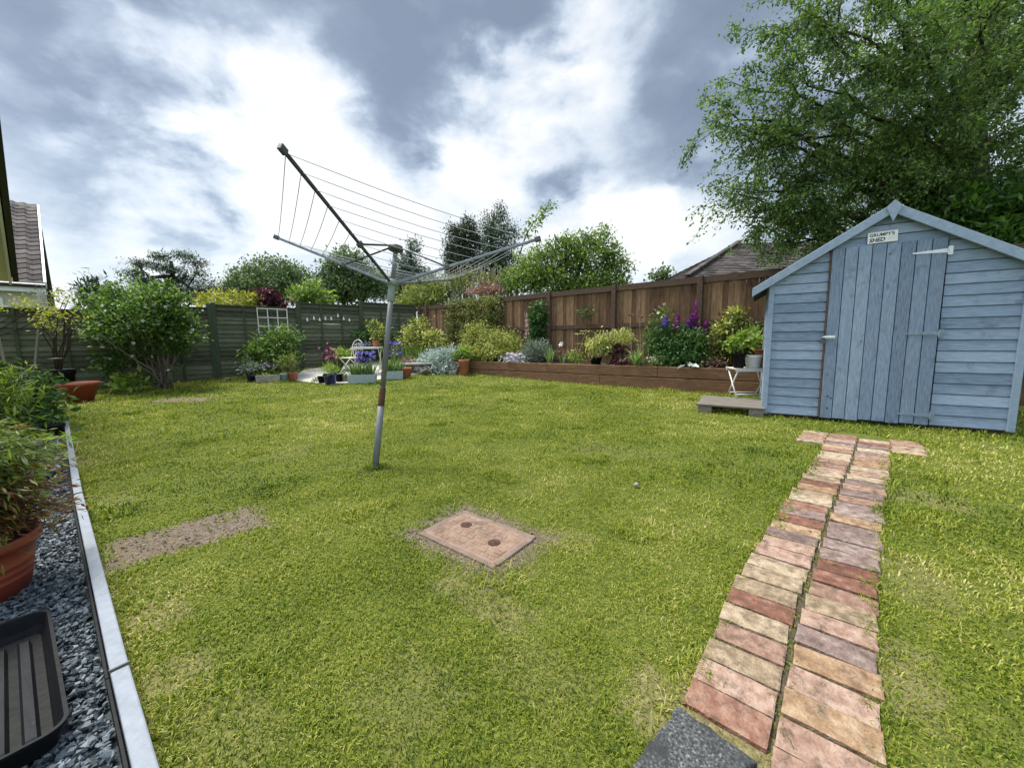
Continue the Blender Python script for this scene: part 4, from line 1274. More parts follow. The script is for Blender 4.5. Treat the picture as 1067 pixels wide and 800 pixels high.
def slab():
    mb = MB()
    q = [np.array(p) for p in slabq]; n = len(q)
    e_ = []
    for a_, b_ in zip(q, q[1:] + q[:1]):
        L_ = np.linalg.norm((b_ - a_)[:2]); k_ = max(2, int(L_ / .025)); nv = np.array([-(b_ - a_)[1], (b_ - a_)[0]]) / L_
        for t_ in range(k_):
            pt2 = (a_ + (b_ - a_) * t_ / k_)[:2] + nv * rng.normal() * .0035; e_.append(pt2)
    q = e_; n = len(q)
    V = [(*p[:2], .024) for p in q] + [(*p[:2], -.05) for p in q]
    mb.add(V, [tuple(range(n))] + [(i, i + n, (i + 1) % n + n, (i + 1) % n) for i in range(n)])
    o = mb.build('stone_slab', M['slab'], bevel=.006)
    # reorient faces
    tag(o, 'dark mottled grey stone slab at the near end of the brick path', 'stone slab')


slab()


def pallet():
    o_ = np.array([3.05, 5.25]); an = SHA
    t = thing('timber_platform', 'low weathered timber platform on the lawn left of the shed', 'platform', (o_[0], o_[1], 0), an)
    for k in range(6):
        MB().box((-.02 + rng.normal() * .006, -.36 + k * .145, .105), (.78, .135, .025)).build('plank', M['pallet'], t, local=True, bevel=.004)
    for y in (-.38, 0, .36):
        for x in (-.3, .28): MB().box((x, y, .045), (.16, .09, .09)).build('block', M['pallet'], t, local=True, bevel=.005)
    for x in (-.37, .33): MB().box((x, 0, .055), (.03, .83, .07)).build('bearer', M['pallet'], t, local=True, bevel=.004)


pallet()

b = MB(); b.add(*[x for x in ([(0, 0, 0.018), (.016, 0, .006), (0, .013, .006), (-.018, 0, .006), (0, -.014, .006), (0, 0, 0)], [(0, 1, 2), (0, 2, 3), (0, 3, 4), (0, 4, 1), (5, 2, 1), (5, 3, 2), (5, 4, 3), (5, 1, 4)])])
o = b.build('pebble', M['stone'], smooth=True); o.location = gp(663, 508) + np.array([0, 0, .012]); o.scale = (1.6, 1.6, 1.6)
tag(o, 'small pale pebble lying alone on the open lawn', 'pebble')

# ================================================================== plants and pots
def gpt(px, py): return gp(px, py)


def blob(px, py, Y, wpx, hpx, deep=None):
    """ellipsoid seen round a place of the photograph at distance Y"""
    c = dp(px, py, Y); k = Y / FPX
    return (c[0], c[1], c[2], wpx * k, deep if deep else wpx * k, hpx * k)


# ---- big white-flowered shrub on the left
def weigela():
    base = np.array([-7.75, 8.35, .03])
    t = thing('flowering_shrub', 'large green shrub with small white flowers and bare lower stems before the dark fence', 'shrub', base)
    bl = [blob(126, 322, 8.3, 24, 20), blob(165, 322, 8.3, 26, 22), blob(148, 340, 8.2, 40, 20), blob(113, 342, 8.3, 17, 22), blob(184, 338, 8.4, 15, 24), blob(174, 306, 8.5, 12, 11), blob(118, 306, 8.4, 11, 10), blob(146, 303, 8.4, 9, 8), blob(110, 368, 8.2, 8, 9), blob(158, 366, 8.2, 9, 7), blob(188, 362, 8.3, 9, 7), blob(130, 372, 8.2, 8, 6), blob(116, 383, 8.1, 7, 6), blob(176, 380, 8.2, 7, 5), blob(196, 350, 8.3, 7, 8)]
    fb = MB(); cp = crown(fb, bl, 480, 26, .085, .52, .11, .5, .35, .5, .25)
    for k in range(70):   # young shoots standing out of the crown
        q = cp[rng.integers(len(cp))]
        if q[2] < 1.35: continue
        e = q + np.array([rng.normal() * .12, rng.normal() * .12, rng.uniform(.18, .38)]); n = 14
        f = rng.random(n)[:, None]; P = q + (e - q) * f + rng.normal(size=(n, 3)) * .02
        A, B = frames(n, .5, None, 0, .4); fb.leaves(P, A, B, .085, .04)
    fb.build('foliage', M['l_shrub'], t)
    sb = MB()
    for k in range(16):
        a = rng.uniform(0, 6.28); r_ = rng.uniform(0, .22)
        b0 = base + [math.cos(a) * r_ + .1, math.sin(a) * r_, -.03]
        q = cp[rng.integers(len(cp))]
        limb(sb, b0, q, .024, .008, sag=.02, n=6, wob=.1)
    sb.build('stem', M['greybark'], t, smooth=True)
    bb = MB(); sel = cp[rng.choice(len(cp), 150)] + rng.normal(size=(150, 3)) * .12
    blossoms(bb, sel, .075); bb.build('blossom', M['f_white'], t)


weigela()
bush('hosta', 'low hosta with broad cream green leaves at the foot of the large white-flowered shrub', gpt(137, 405), [blob(137, 397, 7.9, 14, 5)], M['l_lime'], 22, 6, .16, .5, .07, stems=0, cat='plant', az=.2)

# ---- left fence side: bowl, pot, small acer, stakes
pot('bowl_planter', 'wide brick red bowl planter on the lawn in front of the dark fence', np.array([-7.72, 6.78, 0]), .285, .34, M['redbowl'], taper=.62)
c_ = np.array([-8.15, 7.12, 0]); c_[0] = dp(62, 390, 7.12)[0]
pot('plant_pot', 'black pot with a small tree behind the red bowl planter', c_, .21, .56, M['blackplastic'])
t = thing('small_maple', 'spindly little tree with yellow green leaves growing from the black pot by the left fence', 'tree', c_ + [0, 0, .5])
fb = MB(); cp = crown(fb, [blob(58, 330, 7.1, 22, 8), blob(52, 341, 7.1, 10, 6), blob(68, 309, 7.1, 7, 9), blob(82, 345, 7.1, 8, 4)], 40, 8, .07, .42, .07, .6, .4, .4, -.2)
fb.build('foliage', M['l_yellow'], t)
sb = MB()
for k in range(9): limb(sb, c_ + [rng.normal() * .03, 0, .48], cp[rng.integers(len(cp))], .014, .005, sag=.08, n=5)
sb.build('stem', M['bark'], t, smooth=True)
bush('climbing_shrub', 'pale yellow climber trailing along the fence top below the grey tiled house', gat(-1.6, .5, .1), [blob(12, 322, 7.5, 20, 4), blob(38, 322, 7.7, 16, 4), blob(26, 315, 7.8, 8, 5)], M['l_yellow'], 52, 8, .065, .45, .07, stems=5)
bush('wispy_shrub', 'wispy grey branches poking above the left fence beside the house wall', np.array([-9.6, 9.2, .05]), [blob(58, 308, 9.0, 12, 8), blob(46, 315, 9.0, 8, 5), blob(70, 302, 9.0, 6, 5)], M['l_lavender'], 26, 8, .07, .3, .09, stems=10, sr=.006)
for k, (x0, y0, x1, y1, lab) in enumerate(((40, 343, 36, 390, 'pale timber stake standing against the left fence, nearer the black pot of the two'), (-2, 350, 10, 400, 'pale timber stake leaning at the left edge of the view before the fence'))):
    a, b = dp(x0, y0, 7.2 - .25 * k), dp(x1, y1, 7.0 - .25 * k)
    tag(MB().beam(b, a, .035, .025).build('garden_stake', M['greybark'], bevel=.003), lab, 'stake', 'stakes by the left fence')

# ---- foreground left: shrubs, pots, tray
bush('leafy_shrub', 'dark leafy green shrub spilling over the far part of the slate strip', np.array([-5.35, 4.0, 0]),
     [blob(22, 412, 4.3, 22, 20), blob(38, 424, 4.5, 12, 20), blob(4, 424, 4.0, 32, 32), blob(38, 447, 4.1, 15, 15), blob(10, 402, 4.6, 22, 12), blob(-24, 410, 4.2, 30, 34)], M['l_deep'], 300, 13, .10, .42, .09, stems=10, up=.6, az=.1)
bush('cut_leaf_shrub', 'bright green shrub with long drooping leaves at the left edge above the red brown pot', np.array([-3.55, 2.35, 0]),
     [blob(0, 392, 2.75, 26, 8), blob(-4, 415, 2.7, 30, 12), blob(3, 474, 2.5, 26, 13), blob(-20, 440, 2.5, 30, 50)], M['l_acergreen'], 170, 16, .075, .17, .06, stems=9, up=.9, az=-.25)
tag(pot('plant_pot', 'large red brown pot with ribbed sides standing on the slate chips', np.array([-2.10, 1.37, .02]), .205, .245, M['redpot'], rings=3, taper=.76), cat='plant pot')
def acer():
    c = np.array([-2.10, 1.37, .24])
    t = thing('potted_acer', 'feathery bronze and green dwarf acer spreading from the red brown pot', 'shrub', c)
    fb = MB(); gb = MB(); sb = MB()
    for k in range(230):
        a = rng.uniform(0, 6.28); r_ = rng.uniform(.05, .31); z = rng.uniform(.10, .52)
        e = c + [math.cos(a) * r_, math.sin(a) * r_ * .9, z - r_ * .45]
        p = limb(sb, c + [rng.normal() * .02, rng.normal() * .02, 0], e, .006, .002, sag=.28, n=5)
        for q in p[2:]:
            n = 20
            P = q + rng.normal(size=(n, 3)) * np.array([.035, .035, .02])
            O = unit(np.array([math.cos(a), math.sin(a), -.45]) + rng.normal(size=(n, 3)) * .55)
            B = unit(np.cross(O, rng.normal(size=(n, 3)) * .6 + np.array([0, 0, 1])))
            (gb if q[2] > .50 + .10 * rng.normal() else fb).leaves(P, O, B, rng.uniform(.03, .06, n), rng.uniform(.005, .010, n))
    fb.build('foliage', M['l_acerbrown'], t)
    gb.build('green_foliage', M['l_acergreen'], t)
    sb.build('stem', M['bark'], t, smooth=True)
acer()
t = thing('solar_light', 'small grey dome light half hidden in the slate strip by the left shrubs', 'garden light', gp(50, 499))
MB().lathe([(.012, -.02), (.012, .05), (.05, .055), (.075, .06), (.07, .085), (.045, .1), (.002, .104)], gp(50, 499), 20).build('dome', M['galv'], t, smooth=True)
MB().lathe([(.04, .03), (.045, .055), (.002, .056)], gp(50, 499), 16).build('lens', M['blackplastic'], t, smooth=True)
pot('plant_pot', 'small black pot at the edge of the dark leafy shrub on the slate strip', gp(58, 458), .085, .17, M['blackplastic'])


def tray():
    c0 = gp(54, 645, .05); c1 = gp(77, 772, .05)
    d = unit((c0 - c1)[:2]); nn = np.array([-d[1], d[0]]); nn = nn if nn[0] < 0 else -nn
    L_ = float(np.linalg.norm((c0 - c1)[:2])); Wd = .46
    ang = math.atan2(d[1], d[0])
    t = thing('plastic_tray', 'long black plastic ribbed tray lying on the slate chips in the near left corner', 'tray', (c1[0], c1[1], .03), ang)
    # local: x along towards far end, y to the left
    s_ = 1 if np.cross(d, nn) > 0 else -1
    def rr(w, l, r, z, n=6):
        pts = []
        for cx, cy, a0 in ((l - r, w - r, 0), (r, w - r, 90), (r, r, 180), (l - r, r, 270)):
            for k in range(n + 1):
                a = R(a0 + 90 * k / n); pts.append((cx + r * math.cos(a), cy + r * math.sin(a), z))
        return pts
    ringdefs = [(0, .045, .066, .0), (.0, .045, .071, .0), (.008, .04, .071, 0), (.010, .038, .064, 0), (.022, .03, .012, 0), (.026, .028, .008, 0)]
    V = []; n = 28
    for off, r, z, _ in ringdefs:
        q = rr(Wd - 2 * off, L_ - 2 * off, r, z)
        V += [(x + off, (y + off) * s_, zz) for x, y, zz in q]
    F = []
    for k in range(len(ringdefs) - 1):
        for j in range(n):
            f = (k * n + j, k * n + (j + 1) % n, (k + 1) * n + (j + 1) % n, (k + 1) * n + j)
            F.append(f if s_ > 0 else f[::-1])
    F.append(tuple((len(ringdefs) - 1) * n + j for j in range(n)))
    MB().add(V, F).build('rim', M['blackplastic'], t, local=True, smooth=False)
    ob = MB()
    q0 = [(x, y * s_, z) for x, y, z in rr(Wd, L_, .045, .066)]; q1 = [(x + .03, (y + .03) * s_, z) for x, y, z in rr(Wd - .06, L_ - .06, .03, 0.002)]
    ob.add(q0 + q1, [(j, (j + 1) % n, n + (j + 1) % n, n + j) for j in range(n)]); ob.build('outer_side', M['blackplastic'], t, local=True)
    for k in range(8):
        y = .062 + k * .048
        V = []
        for x in (.060, .085, L_ - .10, L_ - .065):
            hgt = .011 if x in (.060, L_ - .065) else .026
            V += [(x, (y - .015) * s_, .009), (x, (y - .009) * s_, hgt), (x, (y + .009) * s_, hgt), (x, (y + .015) * s_, .009)]
        F = []
        for q in range(3):
            for j in range(3): F.append((q * 4 + j, q * 4 + j + 1, q * 4 + j + 5, q * 4 + j + 4))
        MB().add(V, F).build('rib', M['traywear'], t, local=True)


tray()

# ---- far left corner group by the trellis
t = thing('trellis', 'small pale square trellis fixed to the dark green fence above a bushy plant', 'trellis', gat(3.28, .95, .08))
tl = MB()
for k in range(4): tl.beam(gat(3.28 + .232 * k, .85, .075), gat(3.28 + .232 * k, 1.915, .075), .022, .014, up=(1, -1, 0))
for k in range(5): tl.beam(gat(3.27, 1.90 - .232 * k, .09), gat(3.28 + .232 * 3 + .01, 1.90 - .232 * k, .09), .014, .022)
tl.build('lattice', M['whitemetal'], t)
bush('leafy_bush', 'bushy bright green plant growing up in front of the white trellis', gpt(285, 391), [blob(284, 362, 9.9, 22, 17), blob(298, 352, 10, 12, 13), blob(270, 372, 9.8, 14, 12), blob(295, 376, 9.7, 13, 10)], M['l_shrub'], 190, 14, .11, .4, .1, stems=6, az=.4)
pot('plant_pot', 'cobalt blue glazed pot at the left end of the group below the trellis', gpt(263, 396.5), .14, .27, M['blueglaze'])
bush('potted_lavender', 'grey green plant in the blue glazed pot below the trellis', gpt(263, 396.5) + [0, 0, .25], [blob(264, 383, 9.3, 9, 6)], M['l_lavender'], 30, 10, .09, .3, .06, stems=0, cat='plant')


def trough(name, label, px, py, L_, H_, W_, mat, ang, Yoff=0):
    p = gp(px, py)
    t = thing(name, label, 'planter', p, ang)
    wl = .02
    V = []; 
    for (ex, z) in ((-.012, 0), (0, H_)):
        V += [(-L_ / 2 - ex, -W_ / 2 - ex, z), (L_ / 2 + ex, -W_ / 2 - ex, z), (L_ / 2 + ex, W_ / 2 + ex, z), (-L_ / 2 - ex, W_ / 2 + ex, z)]
    V += [(x * (1 - 2 * wl / L_), y * (1 - 2 * wl / W_), H_) for x, y, z in V[4:8]]
    V += [(x, y, H_ - .04) for x, y, z in V[8:12]]
    F = [(3, 2, 1, 0)]
    for k in range(3): F += [(k * 4 + j, k * 4 + (j + 1) % 4, k * 4 + 4 + (j + 1) % 4, k * 4 + 4 + j) for j in range(4)]
    MB().add(V, F).build('trough_body', mat, t, local=True, bevel=.006)
    MB().box((0, 0, H_ - .045), (L_ - .05, W_ - .05, .03)).build('soil', M['soil'], t, local=True)
    return t, p


trough('stone_trough', 'low buff stone trough between the blue pot and the small grey pot', 281, 397.5, .52, .16, .28, M['stone'], R(20))
bush('trough_plants', 'low yellow green plants with mauve flowers in the stone trough', gpt(281, 397) + [0, 0, .12], [blob(281, 390, 9.4, 11, 3.5)], M['l_lime'], 26, 12, .07, .4, .05, stems=0, cat='plant')
t = thing('mauve_flowers', 'clump of pale mauve flowers just above the stone trough', 'flower', gpt(281, 395))
bb = MB(); blossoms(bb, np.array([dp(281, 381, 9.5) + rng.normal(size=3) * [.13, .1, .07] for _ in range(40)]), .06); bb.build('blossom', M['f_mauve'], t)
fb = MB(); crown(fb, [blob(281, 385, 9.5, 8, 5)], 12, 8, .07, .4, .05); fb.build('foliage', M['l_mid'], t)
pot('plant_pot', 'small grey zinc pot between the stone trough and a terracotta pot', gpt(297, 397), .095, .19, M['galv'])
pot('plant_pot', 'terracotta pot at the right end of the group below the trellis', gpt(305.5, 396.5), .12, .21, M['terracotta'])
bush('potted_plant', 'loose olive green plant in the terracotta pot below the trellis', gpt(305.5, 396.5) + [0, 0, .18], [blob(300, 377, 9.3, 9, 8), blob(307, 385, 9.3, 4, 4)], M['l_olive'], 50, 9, .07, .4, .06, stems=4, stemmat='stem', cat='plant')

# ---- string lights
def lights():
    t = thing('string_lights', 'string of small white bulbs hanging across the dark green fence', 'string lights', gat(4.4, 1.9, .08))
    px = [(308, 330), (320, 331.5), (327, 330), (333, 331.5), (339, 330.5), (345, 330.5), (352, 327.5), (358, 330.5), (364, 332), (371, 329.5)]
    pts = []
    for x, y in px:
        d = ray(x, y); k = d[0] / d[1]
        A = np.array([-9.06, 8.0]); D = unit(np.array([5.66, 5.6])); Nn = np.array([D[1], -D[0]]); A = A + Nn * .075
        s_ = (k * A[1] - A[0]) / (D[0] - k * D[1]); q = A + D * s_; pts.append(np.array([*q, dp(x, y, q[1])[2]]))
    MB().tube(pts, .006, 5).build('cable', M['capplastic'], t, smooth=True)
    for q in pts[1:-1]:
        b_ = MB().lathe([(.012, 0), (.014, -.03), (.024, -.05), (.028, -.075), (.018, -.1), (.002, -.105)][::-1], q + [0, 0, .01], 10).build('bulb', M['white'], t, smooth=True)
    sw = []
    for i, f in enumerate(np.linspace(0, 1, 16)):
        a = gat(4.4 + 1.5 * f, 1.72 - .72 * math.sin(f * math.pi) ** 1.3, .07); sw.append(a)
    MB().tube(sw, .005, 5).build('cable', M['greybark'], t, smooth=True)


lights()

# ---- bistro set on the patio
def folding_legs(mb, a0, a1, b0, b1, r=.009):
    mb.tube([a0, b1], r, 6); mb.tube([b0, a1], r, 6)


def chair():
    c = gp(366, 391); k = c[1] / FPX
    t = thing('folding_chair', 'cream folding metal bistro chair with curved back on the patio', 'chair', c, R(-28))
    w, dpt, sh, bh = .40, .38, .46, .92
    s = MB()
    for i in range(7): s.box((0, -dpt / 2 + .03 + i * .055, sh), (w, .036, .012))
    s.build('seat', M['whitemetal'], t, local=True, bevel=.003)
    for sx in (-1, 1):
        x = sx * w / 2
        lg = MB(); lg.tube([(x, -dpt / 2 - .06, 0), (x, dpt / 2, sh)], .011, 6); lg.build('leg', M['whitemetal'], t, local=True, smooth=True)
        lg = MB(); lg.tube([(x * .94, dpt / 2 + .06, 0), (x * .94, -dpt / 2 + .02, sh)], .011, 6); lg.build('leg', M['whitemetal'], t, local=True, smooth=True)
    bk = MB(); a = np.linspace(0, math.pi, 13)
    bk.tube([(-w / 2, dpt / 2, sh)] + [(-w / 2 * math.cos(q), dpt / 2 + .06 + .03 * math.sin(q), bh - .2 + .2 * math.sin(q)) for q in a] + [(w / 2, dpt / 2, sh)], .011, 6)
    bk.tube([(-w / 2 * math.cos(q) * .62, dpt / 2 + .06, bh - .22 + .12 * math.sin(q)) for q in a], .007, 5)
    for x in (-.12, -.04, .04, .12): bk.tube([(x, dpt / 2 + .01, sh), (x, dpt / 2 + .08, bh - .06 - abs(x) * .4)], .006, 5)
    bk.tube([(-w / 2, dpt / 2 + .05, sh + .2), (w / 2, dpt / 2 + .05, sh + .2)], .007, 5)
    bk.build('backrest', M['whitemetal'], t, local=True, smooth=True)
    st = MB().tube([(-w / 2, -.08, .18), (w / 2, -.08, .18)], .008, 6); st.build('stretcher', M['whitemetal'], t, local=True, smooth=True)
    return t


ch = chair()


def table(name, label, c, L_, W_, h, ang, slats=6):
    t = thing(name, label, 'table', c, ang)
    s = MB()
    for i in range(slats): s.box((0, -W_ / 2 + W_ / slats * (i + .5), h - .009), (L_, W_ / slats - .012, .014))
    s.build('tabletop', M['whitemetal'], t, local=True, bevel=.003)
    f = MB()
    for y in (-W_ / 2 + .02, W_ / 2 - .02): f.box((0, y, h - .032), (L_ - .02, .014, .03))
    f.build('apron', M['whitemetal'], t, local=True)
    for sx in (-1, 1):
        for s_ in (-1, 1):
            x = sx * (L_ / 2 - .04)
            MB().tube([(x + s_ * .006, s_ * W_ * .48, 0), (x + s_ * .006, -s_ * W_ * .42, h - .03)], .010, 6).build('leg', M['whitemetal'], t, local=True, smooth=True)
    for s_ in (-1, 1): MB().tube([(-L_ / 2 + .04, s_ * W_ * .36, h * .12), (L_ / 2 - .04, s_ * W_ * .36, h * .12)], .008, 6).build('stretcher', M['whitemetal'], t, local=True, smooth=True)
    return t


pt = gp(384, 389.5)
th = 28 * pt[1] / FPX
table('folding_table', 'cream folding metal bistro table on the patio behind the zinc trough', pt, .72, .55, th, R(8))
tp = pt + np.array([.24, 0, th])
pot('plant_pot', 'terracotta pot standing on the right end of the cream bistro table', tp, .095, .17, M['terracotta'])
bush('potted_plant', 'yellow leaved plant in the terracotta pot on the bistro table', tp + [0, 0, .15], [blob(392, 344, tp[1], 7, 9), blob(388, 337, tp[1], 4, 4), blob(398, 352, tp[1], 4, 4)], M['l_golden'], 60, 8, .075, .45, .06, stems=4, stemmat='stem', cat='plant')
t = thing('potted_pansies', 'low trays of violet flowers on and below the cream bistro table', 'flower', pt + [0, 0, th])
fb = MB(); crown(fb, [(pt[0] - .1, pt[1], pt[2] + th + .05, .2, .15, .05)], 14, 8, .06, .45, .05); fb.build('foliage', M['l_lavender'], t)
bb = MB(); blossoms(bb, np.array([pt + [-.12, 0, th + .09] + rng.normal(size=3) * [.12, .08, .03] for _ in range(26)]), .055); bb.build('blossom', M['f_violet'], t)

# ---- pots at the front of the patio
p0 = gp(344.5, 400.5)
pot('plant_pot', 'dark blue glazed pot at the front edge of the patio', p0, .15, .25, M['blueglaze'])
bush('potted_lavender', 'pale green tufted plant in the dark blue pot at the front of the patio', p0 + [0, 0, .22], [blob(344.5, 386, p0[1], 7, 4)], M['l_lime'], 40, 10, .10, .15, .05, stems=0, cat='plant', az=.5)
pot('plant_pot', 'small black pot just left of the dark blue pot on the patio', gp(335.5, 399.5), .09, .17, M['blackplastic'])
pot('plant_pot', 'small black pot just right of the dark blue pot on the patio', gp(353.5, 398), .10, .19, M['blackplastic'])
p1 = gp(360.5, 397.5)
pot('plant_pot', 'small pale grey stone pot left of the zinc trough on the patio', p1, .10, .16, M['stone'])
bush('potted_succulent', 'low green succulent in the small pale grey pot on the patio', p1 + [0, 0, .14], [blob(360.5, 391.5, p1[1], 4, 2)], M['l_mid'], 14, 9, .05, .5, .03, stems=0, cat='plant')
bush('seedling', 'tiny green plant in front of the black pots at the patio edge', gp(328, 397.5), [blob(328, 395.5, 9.0, 2.5, 2)], M['l_mid'], 9, 8, .05, .5, .03, stems=0, cat='plant')
pq = gp(345, 392)
pot('plant_pot', 'black pot with a dark red flowering plant at the back of the patio', pq + [-.05, .5, 0], .15, .30, M['blackplastic'])
t = bush('potted_flowers', 'dark red and pink flowering plant left of the bistro chair', pq + [-.05, .5, .28], [blob(344, 374, pq[1] + .5, 6, 11)], M['l_purple'], 40, 8, .08, .4, .06, stems=4, stemmat='stem', cat='flower')
bb = MB(); blossoms(bb, np.array([dp(345, 371, pq[1] + .4) + rng.normal(size=3) * [.09, .08, .16] for _ in range(30)]), .075); bb.build('blossom', M['f_pink'], t)
bush('patio_bush', 'leafy lime green plant behind the bistro chair', gp(352, 390) + [0, .9, 0], [blob(354, 372, pq[1] + .9, 9, 8)], M['l_lime'], 70, 9, .10, .4, .07, stems=3, stemmat='stem', cat='plant')

# ---- zinc troughs with irises
for (px, py, L_, lab, labp, ang) in ((378, 399.0, .62, 'long zinc trough in front of the cream bistro table', 'tall green leaves and violet flowers in the zinc trough before the bistro table', R(10)),
                               (409, 395.0, .52, 'shorter zinc trough right of the dryer pole on the patio', 'green leafy stems in the shorter zinc trough right of the dryer pole', R(14))):
    t, p = trough('zinc_trough', lab, px, py, L_, .20, .22, M['galv'], ang)
    t2 = thing('trough_plants', labp, 'plant', p + [0, 0, .16])
    mb = MB(); n = 190
    ca, sa = math.cos(ang), math.sin(ang)
    u = rng.uniform(-L_ / 2 + .06, L_ / 2 - .06, n); v = rng.uniform(-.06, .06, n)
    P = p + np.stack([u * ca - v * sa, u * sa + v * ca, np.full(n, .16)], 1)
    A = unit(rng.normal(size=(n, 3)) * [.34, .34, .1] + [0, 0, 1]); B = unit(np.cross(A, rng.normal(size=(n, 3))))
    mb.leaves(P, A, B, rng.uniform(.15, .40, n), rng.uniform(.02, .035, n))
    mb.build('foliage', M['l_strap'], t2)
    if px < 400:
        bb = MB(); blossoms(bb, np.array([dp(rng.uniform(371, 391), rng.uniform(366, 376), p[1] + rng.uniform(-.1, .1)) for _ in range(46)]), .085); bb.build('blossom', M['f_violet'], t2)
pt_ = gp(423, 393.5)
pot('plant_pot', 'empty looking terracotta pot at the right end of the patio', pt_, .155, .25, M['terracotta'])

t = thing('iris_clump', 'tall clump of blue irises growing behind the dryer pole', 'flower', np.array([-2.55, 11.2, .2]))
mb = MB(); n = 420
P = np.stack([rng.normal(-2.75, .35, n), rng.normal(11.1, .3, n), np.full(n, .22)], 1); A = unit(rng.normal(size=(n, 3)) * [.25, .25, .1] + [0, 0, 1]); B = unit(np.cross(A, rng.normal(size=(n, 3))))
mb.leaves(P, A, B, rng.uniform(.35, .8, n), rng.uniform(.03, .055, n)); mb.build('foliage', M['l_mid'], t)
bb = MB(); blossoms(bb, np.array([dp(rng.uniform(401, 420), rng.uniform(356, 372), 11.0 + rng.normal() * .2) for _ in range(36)]), .12); bb.build('blossom', M['f_violet'], t)

# ---- corner shrubs
bush('variegated_shrub', 'tall yellow and dark leaved variegated shrub in the far corner where the two fences meet', np.array([-2.75, 11.9, .3]), [blob(431, 352, 11.9, 11, 14), blob(438, 340, 12, 8, 10), blob(426, 365, 11.8, 10, 10), blob(440, 362, 11.8, 9, 12)], M['l_golden'], 230, 18, .085, .45, .12, stems=8)
bush('dark_shrub', 'dark green leafy bush against the corner of the green fence beside the yellow potted plant', np.array([-4.2, 12.4, .3]), [blob(385, 352, 12.2, 12, 13), blob(378, 365, 12.0, 10, 9), blob(400, 352, 12.3, 8, 12)], M['l_deep'], 130, 11, .13, .45, .12, stems=5)
bush('golden_bush', 'small golden leaved shrub below the low brown fence panel', np.array([-2.05, 11.5, .25]), [blob(452, 358, 11.4, 10, 13), blob(461, 366, 11.2, 7, 8)], M['l_golden'], 100, 12, .11, .45, .10, stems=4)
bush('silver_shrub', 'spreading silver leaved shrub left of the raised bed', gp(462, 390), [blob(455, 376, 10.4, 17, 11), blob(470, 374, 10.3, 12, 12), blob(443, 380, 10.4, 9, 7), blob(467, 384, 10.1, 14, 5)], M['l_silver'], 300, 16, .085, .35, .09, stems=6, stemmat='stem', az=.4)


def rocks():
    p = gp(431, 390)
    t = thing('stone_bench', 'low heap of rough stones topped by a flat buff slab at the patio end', 'stone seat', p)
    mb = MB()
    for i in range(22):
        q = p + np.array([rng.uniform(-.42, .55), rng.uniform(.05, .45), rng.uniform(.05, .17)]); s_ = rng.uniform(.07, .17, 3) * [1.3, 1, .7]
        mb.box(q, s_ * 1.3, np.array(Matrix.Rotation(rng.uniform(0, 3), 3, 'Z')), taper=.8)
    mb.build('rubble', M['stone'], t, bevel=.02)
    MB().box(p + [0.05, .2, .27], (.95, .42, .045), np.array(Matrix.Rotation(R(-10), 3, 'Z'))).build('top_slab', M['concrete'], t, bevel=.012)
    q = gp(443.5, 391)
    m_ = np.array(Matrix.Rotation(R(35), 3, 'Z') @ Matrix.Rotation(R(38), 3, 'X'))
    tag(MB().box(q + [0, 0, .09], (.21, .17, .03), m_).build('flat_stone', M['stone'], bevel=.008), 'pale flat stone tilted against the stone heap beside the silver shrub', 'stone')


rocks()
c_ = gp(431, 388) + [0, .75, .12]
pot('plant_pot', 'dark red glazed pot behind the stone heap', c_ + [0, 0, .10], .20, .30, surf('dark_red_glaze', [(.3, (.14, .012, .014)), (.7, (.22, .03, .03))], rough=.35, bump=.05))
bush('dried_plant', 'low brownish dry plant on top of the stone heap', gp(428, 389) + [0, .3, .25], [blob(426, 376, 10.3, 11, 3)], M['l_pinkish'], 30, 9, .08, .3, .05, stems=0, cat='plant')
for px, lab in ((484, 'terracotta pot at the left end of the raised bed'), (479.5, 'second terracotta pot half hidden by the silver shrub near the raised bed end')):
    pot('plant_pot', lab, gp(px, 391 if px > 482 else 389), .135, .40 if px > 482 else .3, M['terracotta'])
bush('potted_plant', 'lime green plant spilling from the terracotta pot at the left end of the raised bed', gp(484, 390) + [0, 0, .36], [blob(485, 368, 10.2, 9, 6), blob(478, 371, 10.2, 6, 5)], M['l_lime'], 60, 9, .10, .5, .06, stems=3, stemmat='stem', cat='plant')
for k, (px, py) in enumerate(((476, 389), (483, 390.5), (470, 390))):
    tag(MB().box(gp(px, py) + [0, 0, .05], (.20, .15, .11), np.array(Matrix.Rotation(k * .6, 3, 'Z')), taper=.8).build('rock', M['stone'], bevel=.02), ['grey rock below the silver shrub, middle one of three', 'grey rock against the end of the raised bed', 'grey rock below the silver shrub, farthest left of three'][k], 'rock', 'rocks at the raised bed end')

# ---- planting in the raised bed
def bedp(px, py, v):
    """point of the bed's soil at depth v behind its front, seen at column px"""
    d = ray(px, 370); k = d[0] / d[1]; A = BL + BN * v; s_ = (k * A[1] - A[0]) / (BD[0] - k * BD[1]); q = A + BD * s_
    return np.array([q[0], q[1], .41])


def bb_(px, py, v, w, h): return blob(px, py, bedp(px, py, v)[1], w, h)


